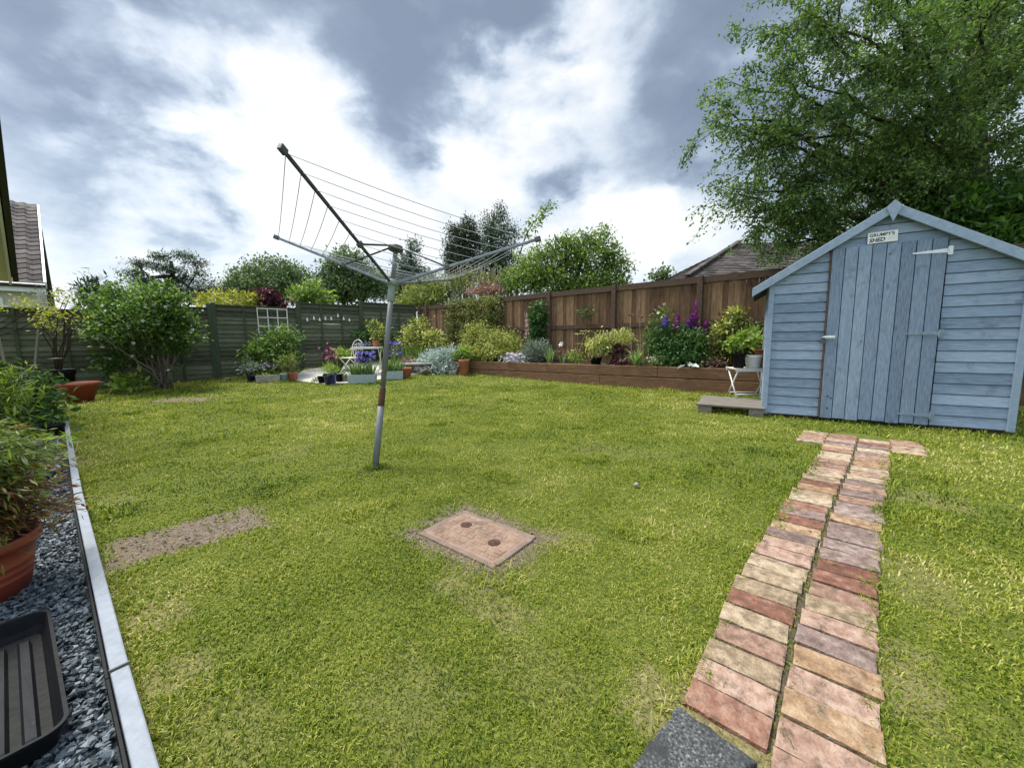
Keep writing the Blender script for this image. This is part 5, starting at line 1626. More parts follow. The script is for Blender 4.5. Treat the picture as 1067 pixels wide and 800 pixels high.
bush('golden_shrub', 'big rounded golden green shrub at the left end of the raised bed', bedp(508, 370, .75), [bb_(500, 352, .8, 20, 15), bb_(520, 356, .75, 22, 15), bb_(536, 362, .7, 14, 12), bb_(512, 366, .5, 26, 9), bb_(492, 364, .6, 13, 10)], M['l_golden'], 560, 22, .062, .45, .085, stems=8)
bush('ivy_hedge', 'clipped yellow green ivy covering the gap between two brown fence panels', bat(2.6, .3, .1), [(*bat(s_, 0, .12)[:2], z, .32, .26, .34) for s_ in (1.95, 2.4, 2.85, 3.3, 3.62) for z in (1.95, 1.5, 1.1)], M['l_ivy'], 620, 16, .055, .75, .07, stems=6, shell=.7)
bush('pink_tipped_shrub', 'pinkish brown leafed shrub showing above the ivy covered fence gap', bat(2.9, .5, -.4), [blob(505, 303, 12.2, 14, 5), blob(515, 298, 12.2, 6, 5), blob(492, 303, 12.4, 5, 4)], M['l_pinkish'], 60, 9, .12, .5, .08, stems=6)
t = bush('white_flowers', 'mound of white flowers at the front of the raised bed beside the golden shrub', bedp(537, 378, .2), [bb_(537, 374, .2, 13, 4)], M['l_silver'], 40, 9, .06, .4, .05, stems=0, cat='flower')
bb = MB(); blossoms(bb, np.array([dp(rng.normal(537, 7), rng.uniform(368, 378), bedp(537, 378, .12)[1] + rng.normal() * .05) for _ in range(110)]), .075); bb.build('blossom', M['f_mauve'], t)
bush('lavender', 'grey green lavender mound between the white flowers and the fence post climber', bedp(560, 372, .5), [bb_(560, 366, .5, 13, 10), bb_(551, 372, .4, 9, 6)], M['l_lavender'], 130, 12, .11, .2, .07, stems=4, stemmat='stem', az=.6)
# foxglove
t = thing('foxglove', 'tall leaning pink foxglove above the lavender in the raised bed', 'flower', bedp(548, 372, .5))
b0 = bedp(548, 372, .5); Yf = b0[1]
st = [b0, dp(549, 352, Yf), dp(549, 338, Yf), dp(546, 325, Yf)]
MB().tube(st, [.012, .01, .008, .004], 6).build('stem', M['stem'], t, smooth=True)
mb = MB(); spike(mb, dp(549, 353, Yf), .62, .06, 90, .065); mb.build('flower_spike', M['f_palepink'], t)
mb = MB(); crown(mb, [(b0[0], b0[1], b0[2] + .12, .18, .15, .12)], 10, 6, .2, .35, .05); mb.build('foliage', M['l_mid'], t)
bush('climber', 'dark green climber growing up the brown fence post behind the white flag-like flower', bat(5.15, .5, .14), [(*bat(5.18, 0, .17)[:2], z, .20, .15, .28) for z in (.8, 1.15, 1.5, 1.72)], M['l_deep'], 150, 10, .10, .55, .07, stems=3)
bush('fence_sprig', 'small green sprig on the brown fence panel behind the cream drooping plant', bat(6.55, .9, .1), [(*bat(6.55, 0, .08)[:2], 1.66, .16, .06, .13)], M['l_deep'], 14, 8, .07, .5, .05, stems=2, sr=.005)


def strap_clump(name, label, base, n, l0, l1, w, spread=.5, leaf='l_strap', droop=True):
    t = thing(name, label, 'plant', base)
    mb = MB()
    for k in range(n):
        a = rng.uniform(0, 6.28); L_ = rng.uniform(l0, l1); lean = rng.uniform(.1, spread)
        O = np.array([math.cos(a), math.sin(a), 0]); S = np.array([-math.sin(a), math.cos(a), 0]); q = base + O * .05
        tt = np.linspace(0, 1, 6); V = []
        for f in tt:
            p = q + O * (L_ * lean * f ** 1.6 * 1.2) + np.array([0, 0, 1]) * L_ * (f - (.75 * lean * f ** 3 if droop else .1 * f ** 3))
            ww = w * (1 - f ** 2.5) * .5 + .001
            V += [p - S * ww, p + S * ww]
        mb.add(V, [(2 * i, 2 * i + 1, 2 * i + 3, 2 * i + 2) for i in range(5)])
    mb.build('foliage', M[leaf], t)
    return t


strap_clump('iris_leaves', 'upright green iris leaves near the front of the raised bed below the fence post climber', bedp(573, 376, .25), 34, .25, .55, .035, .45)
t = strap_clump('spotted_iris', 'dark mauve iris with one white bloom in the raised bed', bedp(586, 376, .35), 20, .2, .4, .03, .4)
b0 = bedp(586, 376, .35)
bb = MB(); blossoms(bb, np.array([b0 + [0.0, 0, .30] + rng.normal(size=3) * .04 for _ in range(8)]), .10); bb.build('blossom', M['f_maroon'], t)
bb = MB(); blossoms(bb, np.array([b0 + [-.04, 0, .46], b0 + [-.03, .02, .49], b0 + [-.05, .01, .43]]), .12); bb.build('bloom', M['f_white'], t)
t = thing('angelica', 'spindly plant with flat pale flower heads left of the cream drooping shrub', 'plant', bedp(601, 376, .4))
b0 = bedp(601, 376, .4); sb = MB(); fb = MB()
for (px, py) in ((602, 348), (611, 345), (606, 358), (597, 365)):
    e = dp(px, py, b0[1] + rng.normal() * .1); limb(sb, b0, e, .010, .005, sag=.05, n=5)
    n = 26; a = rng.uniform(0, 6.28, n); r_ = .15 * np.sqrt(rng.random(n)); O = np.stack([np.cos(a), np.sin(a), np.zeros(n)], 1)
    P = e + O * r_[:, None] * .8 + np.array([0, 0, .01]) + rng.normal(size=(n, 3)) * .008; A_ = unit(O + [0, 0, -.25]); fb.leaves(P, A_, unit(np.cross([0, 0, 1.0], A_)), .055, .03)
sb.build('stem', M['drystem'], t, smooth=True); fb.build('flower_head', M['l_cream'], t)
mb = MB(); crown(mb, [bb_(600, 372, .4, 9, 5)], 30, 8, .07, .5, .05); mb.build('foliage', M['l_lime'], t)
p_ = bedp(621, 376, .22)
pot('plant_pot', 'black plastic pot standing in the raised bed under the cream drooping plant', p_, .13, .20, M['blackplastic'])
def drooper():
    b0 = bedp(634, 372, .40)
    t = thing('drooping_shrub', 'cream and yellow shrub with hanging leaves above a black pot in the raised bed', 'shrub', b0)
    fb = MB(); sb = MB()
    heads = [(617, 352), (625, 349), (633, 347), (641, 345), (649, 343), (653, 348), (622, 358), (645, 355), (637, 356), (628, 356)]
    for px, py in heads:
        e = dp(px, py, b0[1] + rng.normal() * .1); p = limb(sb, b0, e, .012, .005, sag=.1, n=5)
        for q in range(8):
            c = e + rng.normal(size=3) * [.09, .09, .04]; n = 16
            P = c + rng.normal(size=(n, 3)) * .045 - np.array([0, 0, 1]) * rng.uniform(0, .16, n)[:, None]
            A = unit(rng.normal(size=(n, 3)) * .5 + [0, 0, -1.0]); B = unit(np.cross(A, rng.normal(size=(n, 3)))); fb.leaves(P, A, B, rng.uniform(.07, .14, n), .032)
    fb.build('foliage', M['l_cream'], t); sb.build('stem', M['drystem'], t, smooth=True)
    bush('dark_foliage', 'dark purple leaved plant in the shade under the cream drooping shrub', bedp(645, 376, .3), [bb_(644, 366, .55, 10, 9), bb_(646, 377, .2, 9, 4)], M['l_purple'], 60, 9, .08, .5, .05, stems=0, cat='plant')
drooper()
for px, py, lab in ((657, 328, 'taller dried allium seed head on a thin stem in the raised bed'), (667, 330, 'shorter dried allium seed head just right of the taller one')):
    b0 = bedp(px + 1, 374, .35); e = dp(px, py, b0[1])
    t = thing('allium_seedhead', lab, 'flower', b0, group='dried alliums in the raised bed')
    limb(sb := MB(), b0, e, .008, .005, n=6, wob=.02); sb.build('stem', M['drystem'], t, smooth=True)
    mb = MB(); n = 60; A = unit(rng.normal(size=(n, 3)) * [1, 1, .35]); mb.leaves(e + A * .01, A, unit(np.cross(A, rng.normal(size=(n, 3)))), .06, .014); mb.build('seed_head', M['l_pinkish'], t)
strap_clump('strap_leaf_plant', 'green and white strap leaved plant hanging over the front of the raised bed', bedp(664, 377, .14), 30, .3, .55, .05, .95)
t = bush('pink_flowers', 'low plant with small pale pink flowers at the front of the raised bed', bedp(684, 380, .15), [bb_(684, 376, .2, 11, 4)], M['l_lime'], 34, 9, .05, .5, .05, stems=0, cat='flower')
bb = MB(); blossoms(bb, np.array([dp(rng.uniform(674, 695), rng.uniform(371, 378), bedp(684, 380, .14)[1]) for _ in range(40)]), .045); bb.build('blossom', M['f_mauve'], t)
t = bush('rose_bush', 'thin rose bush with cream flowers against the brown fence beside the tall lupins', bedp(683, 370, .7), [bb_(684, 345, .75, 10, 14), bb_(688, 328, .8, 9, 8), bb_(680, 360, .7, 8, 10)], M['l_mid'], 70, 8, .07, .55, .08, stems=6, sr=.007)
bb = MB(); blossoms(bb, np.array([dp(x, y, bedp(684, 340, .65)[1]) for x, y in ((682, 323), (688, 321), (692, 317), (686, 326), (695, 325), (690, 330), (680, 327), (676, 336))]), .075); bb.build('blossom', M['f_cream'], t)


def lupins():
    b0 = bedp(708, 376, .5)
    t = thing('lupin_clump', 'large clump of green leaves with magenta purple lupin spikes in the raised bed', 'flower', b0)
    fb = MB(); cp = crown(fb, [bb_(690, 358, .55, 14, 15), bb_(712, 360, .5, 18, 18), bb_(726, 358, .5, 14, 14), bb_(700, 372, .35, 20, 8), bb_(722, 374, .35, 16, 8), bb_(693, 345, .6, 10, 8)], 420, 18, .07, .42, .08, .5, .3, .5, .1)
    fb.build('foliage', M['l_deep'], t)
    sb = MB()
    for px, y0, y1, m_ in ((724, 334, 314, 'f_magenta'), (705.5, 344, 327, 'f_magenta'), (719.5, 343, 327, 'f_purple'), (724.5, 344, 330, 'f_magenta'), (735, 346, 334, 'f_magenta'), (693, 341, 330, 'f_violet'), (716, 343, 335, 'f_purple')):
        Y = b0[1] + .05; a = dp(px, y0, Y); h = dp(px, y1, Y)[2] - a[2]
        mb = MB(); spike(mb, a, h, .075 if m_ != 'f_violet' else .11, 190, .05); mb.build('flower_spike', M[m_], t)
        sb.tube([[a[0], a[1], b0[2]], a, a + [0, 0, h]], [.008, .007, .003], 5)
    sb.build('stem', M['stem'], t, smooth=True)
lupins()
bush('pale_leaf', 'single pale broad leaf plant on the front edge of the raised bed below the lupins', bedp(717, 382, .1), [bb_(717, 380, .08, 4, 2.5)], M['l_silver'], 3, 3, .20, .45, .03, stems=0, cat='plant')
bush('camellia', 'variegated evergreen shrub with yellow tips beside the blue shed', bedp(766, 376, .7), [bb_(764, 352, .75, 16, 16), bb_(756, 365, .65, 11, 12), bb_(778, 356, .7, 13, 12), bb_(764, 338, .8, 9, 9), bb_(782, 345, .8, 9, 7)], M['l_ivy'], 270, 16, .072, .5, .09, stems=7)
bush('yellow_azalea', 'pale yellow leafed sprays in the upper part of the shrub beside the shed', bedp(760, 376, .5), [bb_(757, 338, .55, 7, 6), bb_(765, 327, .7, 6, 5), bb_(752, 347, .5, 5, 4)], M['l_golden'], 40, 10, .09, .5, .06, stems=4, sr=.007)
bush('bare_brush', 'tangle of low brown dry stems on the soil at the right of the raised bed', bedp(745, 380, .35), [bb_(740, 378, .3, 16, 2.5)], M['l_pinkish'], 26, 7, .06, .3, .06, stems=18, sr=.006)

# ---- garden table by the shed, with pots
ptb = np.array([3.30, 5.60, .15]); 
tbh = .40
pos = dp(780, 383, 5.62)
ptb = np.array([pos[0], pos[1] + .02, .118]); tbh = pos[2] - .118
table('folding_table', 'small cream folding metal stand on the timber platform beside the shed', ptb, .48, .34, tbh, R(-6), slats=5)
for px, r_, h_, mm, lab in ((769.5, .088, .215, 'blackplastic', 'black pot with a leafy plant on the stand beside the shed'), (784.5, .115, .185, 'white', 'white plastic pot on the stand beside the shed'), (794, .11, .26, 'terracotta', 'brown terracotta pot behind the white pot beside the shed')):
    Y = ptb[1] - .05 if mm != 'terracotta' else ptb[1] + .08
    q = dp(px, 383, Y); q[2] = .118 + tbh
    pot('plant_pot', lab, q, r_, h_, M[mm])
    if mm == 'blackplastic': bush('potted_hydrangea', 'pale green broad leaved plant in the black pot beside the shed', q + [0, 0, .19], [blob(770, 357, Y, 10, 8), blob(780, 352, Y + .1, 9, 6)], M['l_lime'], 46, 9, .085, .6, .05, stems=4, stemmat='stem', cat='plant')

# ================================================================== houses
def tiled_roof(mb, O, a, b, la, lb, rise, tw=.33, th=.34):
    """rows of slightly stepped tiles; O eave corner, a along the eave, b up the slope in plan"""
    O = np.asarray(O, float); a = np.array([*a, 0.0]); b = np.array([*b, 0.0]); nb = int(lb / th); na = int(la / tw)
    up = np.array([0, 0, 1.0])
    P = []
    for i in range(nb):
        f0, f1 = i / nb, (i + 1.12) / nb
        for j in range(na):
            o = O + a * (tw * j) + b * lb * f0 + up * rise * f0
            e = b * lb * (f1 - f0) + up * rise * (f1 - f0)
            V = []
            for kx, (fx, hz) in enumerate(((0, .03), (.25, .075), (.55, .045), (.8, .02), (1, .03))):
                V += [o + a * tw * fx + up * (hz + .03), o + a * tw * fx + e + up * hz]
            P.append(np.array(V + [o + up * -.0, o + a * tw]))
    mb.bulk(np.array(P), [(0, 2, 3, 1), (2, 4, 5, 3), (4, 6, 7, 5), (6, 8, 9, 7), (10, 11, 8, 0)])


def house_left():
    C0 = np.array([-16.95, 14.0]); a = unit(np.array([-.66, -.75])); b = unit(np.array([-.75, .66]))
    t = thing('neighbour_house', 'pale house with grey brown tiled roof and white fascia beyond the left fence', 'house', (*C0, 0))
    ev = 3.05; lb, rise, la = 6.6, 4.2, 8.0
    mb = MB()
    for (p, q, zt_) in ((C0 - b * -.3, C0 + a * la + b * .3, ev),):
        mb.beam((*p, ev / 2), (*q, ev / 2), .25, ev)
    g0, g1, g2 = C0 - a * .0 + b * .3, C0 + b * (2 * lb - .3), C0 + b * lb
    th_ = -a * .2
    V = [(*g0, 0), (*g1, 0), (*g1, ev), (*g2, ev + rise - .1), (*g0, ev)]; V2 = [(*(np.array(v[:2]) - th_), v[2]) for v in V]
    mb.add(V + V2, [(0, 1, 2, 3, 4), (9, 8, 7, 6, 5)] + [(i, i + 5, (i + 1) % 5 + 5, (i + 1) % 5) for i in range(5)])
    mb.build('wall', M['render'], t)
    rf = MB(); tiled_roof(rf, (*(C0 - a * .25 - b * .15), ev + .02), a, b, la, lb + .15, rise + .1)
    rf.build('roof', M['rooftile'], t)
    r2 = MB(); p0 = C0 - a * .25
    r2.add([(*(p0 + b * lb), ev + rise + .03), (*(p0 + b * 2 * lb), ev), (*(p0 + b * 2 * lb + a * la), ev), (*(p0 + b * lb + a * la), ev + rise + .03),
            (*(p0 - b * .2), ev - .03), (*(p0 + b * lb), ev + rise), (*(p0 + b * lb + a * la), ev + rise), (*(p0 - b * .2 + a * la), ev - .03)], [(0, 1, 2, 3), (4, 5, 6, 7)])
    r2.build('roof_deck', M['rooftile'], t)
    MB().beam((*(p0 - b * .1), ev + .1), (*(p0 + b * lb), ev + rise + .05), .06, .26).build('verge', M['upvc'], t)
    MB().beam((*(p0 - b * .22), ev - .05), (*(p0 + a * la - b * .22), ev - .05), .03, .26).build('fascia', M['upvc'], t)
    MB().tube([(*(p0 - b * .32), ev + .04), (*(p0 + a * la - b * .32), ev + .04)], .07, 8).build('gutter', M['gutter'], t)
    w = MB(); wc = C0 + a * 1.6 + b * .14
    w.beam((*(C0 + a * .75 + b * .12), 2.0), (*(C0 + a * 2.6 + b * .12), 2.0), .1, 1.3)
    fr = w.build('window', M['upvc'], t)
    MB().beam((*(C0 + a * .9 + b * .06), 2.0), (*(C0 + a * 2.45 + b * .06), 2.0), .04, 1.1).build('pane', M['glass'], fr)


house_left()


def house_near():
    T = dp(13, 289, 6.5); U = dp(-8, 135, 4.5); d = unit((U - T)[:2]); n_ = np.array([d[1], -d[0]]); n_ = n_ if n_[0] < 0 else -n_
    sl = (U[2] - T[2]) / np.linalg.norm((U - T)[:2])
    L_ = 4.3
    t = thing('gabled_house', 'house gable with dark sloping roof edge and cream boarding at the far left edge', 'house', (T[0], T[1], 0))
    Rg = np.array([*(T[:2] + d * L_), T[2] + sl * L_])
    n3 = np.array([*n_, 0]); up = np.array([0, 0, 1.0]); d3 = np.array([*d, 0])
    E2 = Rg + np.array([*(d * L_), -sl * L_])
    for a_, b_ in ((T, Rg),):
        V = [a_, b_, b_ + n3 * 2.2, a_ + n3 * 2.2]
        MB().add(V + [v + up * .12 for v in V], [(3, 2, 1, 0), (4, 5, 6, 7)] + [(i, (i + 1) % 4, (i + 1) % 4 + 4, i + 4) for i in range(4)]).build('roof', M['rooftile'], t)
        MB().beam(a_ - n3 * .03 + up * .02, b_ - n3 * .03 + up * .02, .06, .20).build('barge_board', M['gutter'], t)
        MB().beam(a_ + n3 * .03 - up * .10, b_ + n3 * .03 - up * .10, .03, .05).build('trim', M['upvc'], t)
        MB().beam(a_ + n3 * .32 - up * .06, b_ + n3 * .32 - up * .06, .55, .02).build('soffit', M['soffit'], t)
    o = T + n3 * .55; w0 = o + d3 * .5; w1 = T + n3 * .55 + d3 * (L_ - .02)
    V = [np.array([w0[0], w0[1], 0]), np.array([w1[0], w1[1], 0]), np.array([w1[0], w1[1], Rg[2] - .6]), Rg + n3 * .55 - up * .1 - d3 * .02, np.array([w0[0], w0[1], T[2] + sl * .5 - .1])]
    MB().add(V + [v + n3 * 1.4 for v in V], [(0, 1, 2, 3, 4), (9, 8, 7, 6, 5)] + [(i, i + 5, (i + 1) % 5 + 5, (i + 1) % 5) for i in range(5)]).build('wall', M['soffit'], t)


house_near()


def house_right():
    P = dp(716, 290, 15.0)
    t = thing('bungalow', 'bungalow with a brown tiled hipped roof just showing over the brown fence', 'house', (P[0], P[1], 0))
    x0, y0 = P[0], P[1]; ev = P[2]; W_, D_, rs = 13.0, 9.0, 2.3
    MB().box((x0 + W_ / 2, y0 + D_ / 2, ev / 2), (W_ - .8, D_ - .8, ev)).build('wall', M['housebrick'], t)
    mb = MB(); h = D_ / 2
    deck = MB(); V = [(x0, y0, ev), (x0 + W_, y0, ev), (x0 + W_, y0 + D_, ev), (x0, y0 + D_, ev), (x0 + h, y0 + h, ev + rs), (x0 + W_ - h, y0 + h, ev + rs)]
    deck.add(V, [(0, 1, 5, 4), (1, 2, 5), (2, 3, 4, 5), (3, 0, 4), (3, 2, 1, 0)]); rf = deck.build('roof', M['rooftile'], t)
    n = 22
    for i in range(n):
        f = i / n; xa, xb = x0 + h * f, x0 + W_ - h * f; y = y0 + h * f; z = ev + rs * f
        k = max(1, int((xb - xa) / .3)); e = np.linspace(xa, xb, k + 1)
        for q in range(k):
            mb.box(((e[q] + e[q + 1]) / 2, y + .10, z + .085), (e[q + 1] - e[q] - .015, .26, .022), np.array(Matrix.Rotation(-math.atan2(rs, h) * .8, 3, 'X')))
        k = max(1, int((D_ - 2 * h * f) / .3)); e = np.linspace(y0 + h * f, y0 + D_ - h * f, k + 1)
        for q in range(k):
            mb.box((x0 + h * f + .10, (e[q] + e[q + 1]) / 2, z + .085), (.26, e[q + 1] - e[q] - .015, .022), np.array(Matrix.Rotation(math.atan2(rs, h) * .8, 3, 'Y')))
    mb.build('tiles', M['rooftile'], rf)
    hb = MB()
    for f in np.linspace(0, .97, 26): hb.beam((x0 + h * f, y0 + h * f, ev + rs * f + .12), (x0 + h * (f + .036), y0 + h * (f + .036), ev + rs * (f + .036) + .14), .22, .06)
    hb.build('hip_tiles', M['rooftile'], rf)
    MB().box((x0 + W_ / 2, y0 - .02, ev - .1), (W_, .04, .2)).build('fascia', M['upvc'], t)


house_right()

# ================================================================== trees beyond the fences
G_TREES = 'trees beyond the fences'
def treepx(name, label, px, py0, Y, blobs, leaf, ncl, per, size, **k):
    base = dp(px, 350, Y); base[2] = .5
    top = dp(px, py0, Y)
    tree(name, label, base, top, [blob(x, y, Y + dy, w, h) for x, y, w, h, dy in blobs], leaf, M['bark'], ncl, per, size, group=G_TREES, **k)


treepx('conifer', 'small pointed conifer rising just behind the large white-flowered shrub on the left', 100, 290, 14, [(98, 296, 4, 12, 0), (96, 305, 8, 10, 0), (100, 312, 12, 12, 0), (104, 325, 13, 10, 0)], M['l_dark'], 90, 18, .22, asp=.25, spread=.16, az=-.2)
treepx('cedar', 'wide dark cedar with layered flat branches left of the round tree', 178, 272, 24, [(168, 268, 12, 2.2, 0), (192, 266, 14, 2.0, 1), (150, 275, 15, 2.2, -1), (205, 274, 15, 2.2, 1), (178, 281, 20, 2.4, 0), (138, 284, 13, 2.4, 0), (210, 285, 10, 2, 0), (192, 291, 22, 2.6, 1), (152, 294, 20, 3, -1), (178, 301, 34, 3, 0), (222, 300, 16, 2.4, 0), (150, 308, 24, 4, 0), (200, 310, 26, 4, 0), (235, 305, 8, 2, 0)], M['l_dark'], 620, 30, .17, asp=.3, spread=.17, shell=.05, up=1.0, tr=.3, nl=30)
treepx('round_tree', 'broad round-crowned tree standing behind the trellis fence panel', 283, 280, 26, [(283, 286, 28, 13, 0), (262, 294, 20, 10, 0), (305, 292, 22, 11, 1), (283, 300, 38, 10, 0), (318, 303, 14, 9, 0), (250, 303, 12, 8, 0)], M['l_round'], 520, 34, .19, spread=.30, shell=.6, tr=.35)
bush('golden_hedge', 'rounded golden yellow conifer hedge above the green fence left of the purple maple', np.array([-9.4, 13.0, .3]), [blob(240, 318, 13, 26, 11), blob(222, 318, 13, 12, 7), blob(255, 319, 13, 14, 10)], M['l_yellow'], 200, 14, .16, .3, .13, cat='hedge', stems=3, shell=.75)
bush('purple_maple', 'dark purple maple bush above the fence beside the golden hedge', np.array([-8.5, 13.6, .3]), [blob(278, 318, 13.6, 15, 11), blob(270, 313, 13.6, 9, 8), blob(288, 318, 13.6, 8, 7), blob(277, 308, 13.6, 8, 5)], M['l_purple'], 130, 14, .16, .4, .13, stems=4)
treepx('broadleaf_tree', 'leafy green tree behind the fence left of the dryer pole', 358, 290, 18, [(352, 285, 14, 18, 0), (370, 278, 13, 13, 0), (362, 300, 24, 14, 0), (340, 300, 12, 14, 0), (384, 295, 14, 18, 0), (356, 264, 8, 6, 0)], M['l_round'], 420, 30, .15, spread=.20)
bush('pale_bush', 'pale green bush low behind the fence at the foot of the leafy tree', np.array([-8.3, 16, .4]), [blob(325, 308, 15.5, 15, 10), blob(312, 312, 15.5, 9, 7)], M['l_apple'], 80, 14, .2, .45, .18, stems=4)
treepx('tall_conifer', 'dark pointed conifer rising behind the dryer hub', 428, 252, 21, [(428, 262, 5, 14, 0), (424, 278, 12, 14, 0), (432, 290, 18, 14, 0), (415, 298, 18, 12, 0), (445, 296, 13, 12, 0), (428, 306, 28, 12, 0), (398, 300, 10, 14, 0), (434, 258, 3, 10, 1)], M['l_dark'], 640, 30, .15, asp=.3, spread=.18, az=-.15)
treepx('cypress', 'dense near black cypress with upright lobes left of the apple tree', 483, 230, 17, [(475, 255, 9, 22, 0), (487, 248, 10, 20, 0), (480, 280, 15, 22, 0), (470, 272, 6, 16, 0), (494, 262, 8, 22, 0)], M['l_cypress'], 560, 30, .11, asp=.35, spread=.12, az=.5)
treepx('feathery_conifer', 'blue green feathery conifer between the black cypress and the apple tree', 515, 222, 19, [(508, 236, 6, 14, 0), (520, 232, 7, 16, 1), (515, 255, 15, 18, 0), (525, 280, 15, 20, 0), (510, 285, 14, 20, 0), (532, 245, 8, 12, 0)], M['l_dark'], 480, 30, .14, asp=.3, spread=.17, az=.25)
treepx('bare_stemmed_shrub', 'thicket of fine upright grey stems behind the fence left of the apple tree', 500, 300, 15, [(500, 292, 18, 12, 0), (483, 300, 14, 10, 0), (520, 296, 14, 12, 0)], M['l_olive'], 60, 10, .14, spread=.2, tr=.1)
t = thing('bare_thicket', 'dense mass of fine bare upright twigs above the brown fence under the dark conifers', 'shrub', dp(505, 345, 15.2))
sb = MB()
for k in range(150):
    px = rng.uniform(474, 540); a = dp(px, 345, 15.2); e = dp(px + rng.normal() * 9 + (px - 505) * .15, rng.uniform(272, 300), 15.2 + rng.normal() * .4); limb(sb, a, e, .022, .008, n=4, seg=4, wob=.06)
sb.build('twigs', M['greybark'], t, smooth=True)
bush('yellow_green_shrub', 'broad yellow green arching shrub behind the fence corner right of the dryer pole', np.array([-2.6, 15.0, .4]), [blob(425, 312, 15, 14, 9), blob(448, 306, 15, 20, 11), blob(468, 300, 15, 12, 13), blob(440, 316, 14.6, 28, 7)], M['l_olive'], 260, 14, .22, .22, .18, stems=10, az=.5)
treepx('apple_tree', 'bushy fresh green fruit tree behind the brown fence at the centre', 590, 250, 14.5, [(560, 278, 26, 20, 0), (590, 268, 24, 22, 0), (618, 270, 22, 22, 0), (640, 284, 18, 18, 0), (575, 295, 30, 14, 0), (620, 298, 34, 12, 0), (545, 292, 20, 16, 0), (628, 250, 10, 14, 0), (603, 252, 14, 9, 0), (640, 262, 10, 12, 0)], M['l_apple'], 760, 22, .125, spread=.15, tr=.14, nl=24, shell=.35)
t = thing('overhanging_branch', 'thin leafy branch sticking up above the centre fruit tree', 'branch', dp(545, 262, 14.2), group=None)
sb = MB(); pts = [dp(x, y, 14.3) for x, y in ((540, 270), (548, 245), (556, 232), (565, 222), (575, 211))]; sb.tube(pts, [.03, .022, .016, .012, .006], 5); sb.build('stem', M['bark'], t, smooth=True)
fb = MB(); crown(fb, [blob(x, y, 14.3, 5, 5) for x, y in ((550, 243), (556, 233), (563, 224), (568, 218), (573, 213), (560, 228))], 26, 9, .15, .45, .1); fb.build('foliage', M['l_apple'], t)
treepx('far_tree', 'small distant tree tip showing between the fruit tree and the bungalow roof', 690, 282, 20, [(688, 288, 8, 7, 0), (696, 285, 6, 6, 0), (682, 291, 5, 4, 0)], M['l_round'], 45, 10, .2, spread=.2, shell=.2)


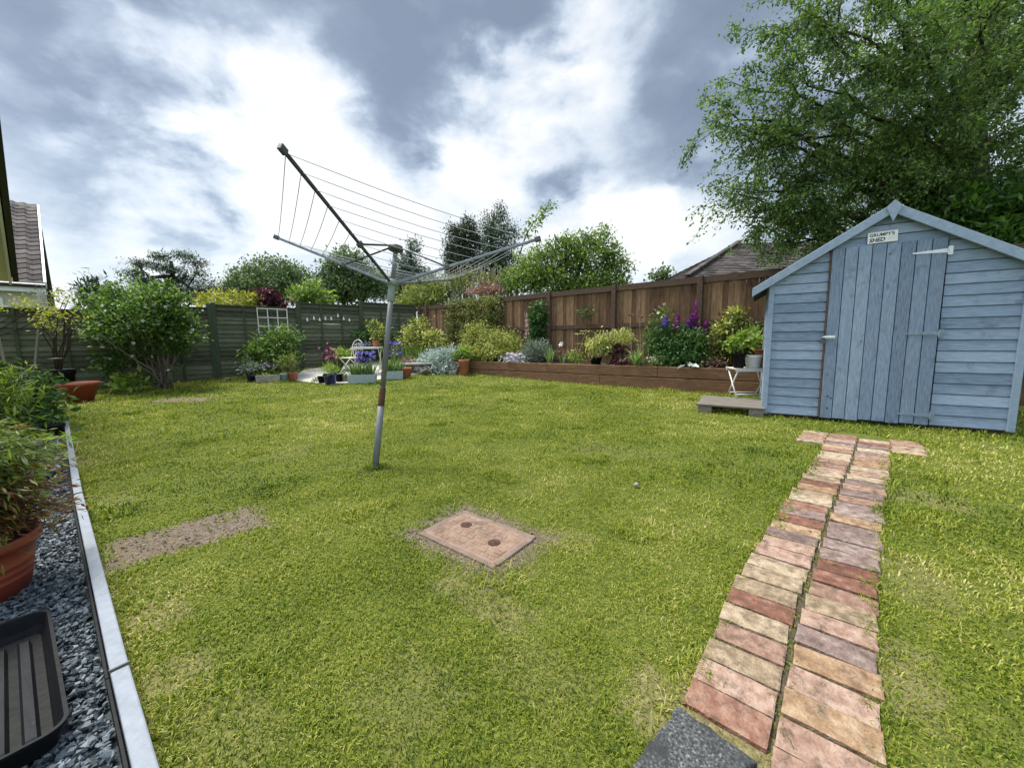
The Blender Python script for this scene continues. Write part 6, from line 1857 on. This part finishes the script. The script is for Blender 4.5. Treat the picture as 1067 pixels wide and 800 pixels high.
def big_tree():
    base = np.array([9.0, 7.9, 0])
    t = thing('birch_tree', 'huge dark green tree with hanging leafy branches towering behind the blue shed', 'tree', base)
    tb = MB()
    tr = limb(tb, base - [0, 0, .1], base + [.5, .5, 11.5], .34, .10, n=12, seg=9, wob=.03)
    fb = MB()
    LP = []; LA = []
    def leaves_along(p, dens, spread):
        seg = len(p)
        for i in range(1, seg):
            n = dens
            f = rng.random(n)[:, None]
            q = p[i - 1] + (p[i] - p[i - 1]) * f + rng.normal(size=(n, 3)) * spread
            d = unit(p[i] - p[i - 1] + rng.normal(size=(n, 3)) * .8 * np.linalg.norm(p[i] - p[i - 1]) + np.array([0, 0, -.02]))
            LP.append(q); LA.append(d)
    tips = []
    # main limbs: aimed at places all round the crown
    targets = []
    for px, py, Y in ((800, 30, 6.6), (815, 8, 6.9), (760, 95, 6.6), (735, 125, 6.5), (765, 165, 6.6), (752, 205, 6.8), (775, 238, 7.0), (790, 222, 6.9), (770, 200, 6.7), (812, 248, 7.1), (785, 180, 6.8), (760, 140, 6.5), (800, 140, 6.6), (830, 90, 6.4), (845, 180, 6.8), (820, 215, 7.0), (870, 30, 6.4), (880, 130, 6.4), (900, 70, 6.2), (905, 190, 6.8), (860, 230, 7.2), (940, 30, 6.2), (950, 120, 6.3), (960, 190, 6.8), (990, 70, 6.2), (1010, 150, 6.4), (1030, 20, 6.2), (1050, 100, 6.4), (1055, 185, 6.8), (920, -40, 6.3), (850, -30, 6.6), (1000, -60, 6.3), (1090, 40, 6.5), (1100, 150, 6.6),
                      (925, 150, 8.2), (980, 110, 9.3), (1020, 60, 10), (960, 60, 9.2), (1060, 60, 10.5), (1000, 200, 9), (1080, 200, 9.5), (1000, 20, 10), (1040, 10, 7.5), (1060, 40, 8), (1020, 90, 8), (990, 20, 8), (960, 150, 8.5), (1045, 140, 8), (900, 130, 8), (1000, -20, 8.5)):
        targets.append(dp(px + max(0, (880 - px) * .24), py, Y))
    for k in range(14):
        a = rng.uniform(-1.0, 1.4); r_ = rng.uniform(2.5, 5.5); targets.append(base + [math.cos(a) * r_, math.sin(a) * r_, rng.uniform(2.5, 10.5)])
    for q in targets:
        dist = np.linalg.norm((q - base)[:2])
        z0 = np.clip(q[2] - dist * rng.uniform(.25, .5), 1.3, 10.5)
        s0 = np.array([np.interp(z0, tr[:, 2], tr[:, i]) for i in range(3)])
        p = limb(tb, s0, q, .06, .012, sag=.10, n=5, seg=8, wob=.05)
        if q[0] < 4.6:   # long hanging sprays on the open side
            for h_ in range(4):
                a0 = p[rng.integers(6, 8)]; L_ = rng.uniform(.5, 1.0)
                e3 = a0 + unit(np.array([-.55, -.1, -.55]) + rng.normal(size=3) * .25) * L_
                p4 = limb(tb, a0, e3, .006, .002, sag=.12, n=3, seg=6, wob=.05); leaves_along(p4, 11, .045)
        for i in range(3, 8):
            for m_ in range(3):
                d = unit((q - s0) * [1, 1, .2] + rng.normal(size=3) * dist * .55); L_ = rng.uniform(.35, .95)
                e = p[i] + d * L_ + [0, 0, -.25 * L_]
                pp = limb(tb, p[i], e, .010, .003, sag=.12, n=4, seg=5, wob=.07)
                leaves_along(pp, 7, .07)
                for g_ in range(3):
                    j = rng.integers(2, 5)
                    e2 = pp[j] + unit(d + rng.normal(size=3) * .6 + [0, 0, -.7]) * rng.uniform(.22, .55)
                    p3 = limb(tb, pp[j], e2, .005, .002, sag=.05, n=3, seg=4, wob=.05)
                    leaves_along(p3, 13, .05)
    P = np.concatenate(LP); A = np.concatenate(LA); n = len(P)
    B = unit(np.cross(A, rng.normal(size=(n, 3)) * .7 + [0, 0, 1]))
    fb.leaves(P, A, B, rng.uniform(.042, .090, n), rng.uniform(.021, .042, n))
    print('tree leaves', n)
    tb.build('trunk', M['bark'], t, smooth=True)
    fb.build('crown', M['l_birch'], t)


big_tree()
bush('laurel', 'glossy bright green laurel bush behind the right side of the shed roof', np.array([8.6, 6.4, 0]), [blob(1040, 215, 6.6, 40, 26), blob(990, 222, 6.8, 36, 22), blob(1085, 225, 6.4, 40, 34), blob(1040, 255, 6.6, 60, 30), blob(950, 232, 7.2, 26, 14)], M['l_laurel'], 420, 16, .13, .45, .14, stems=8, sr=.03)
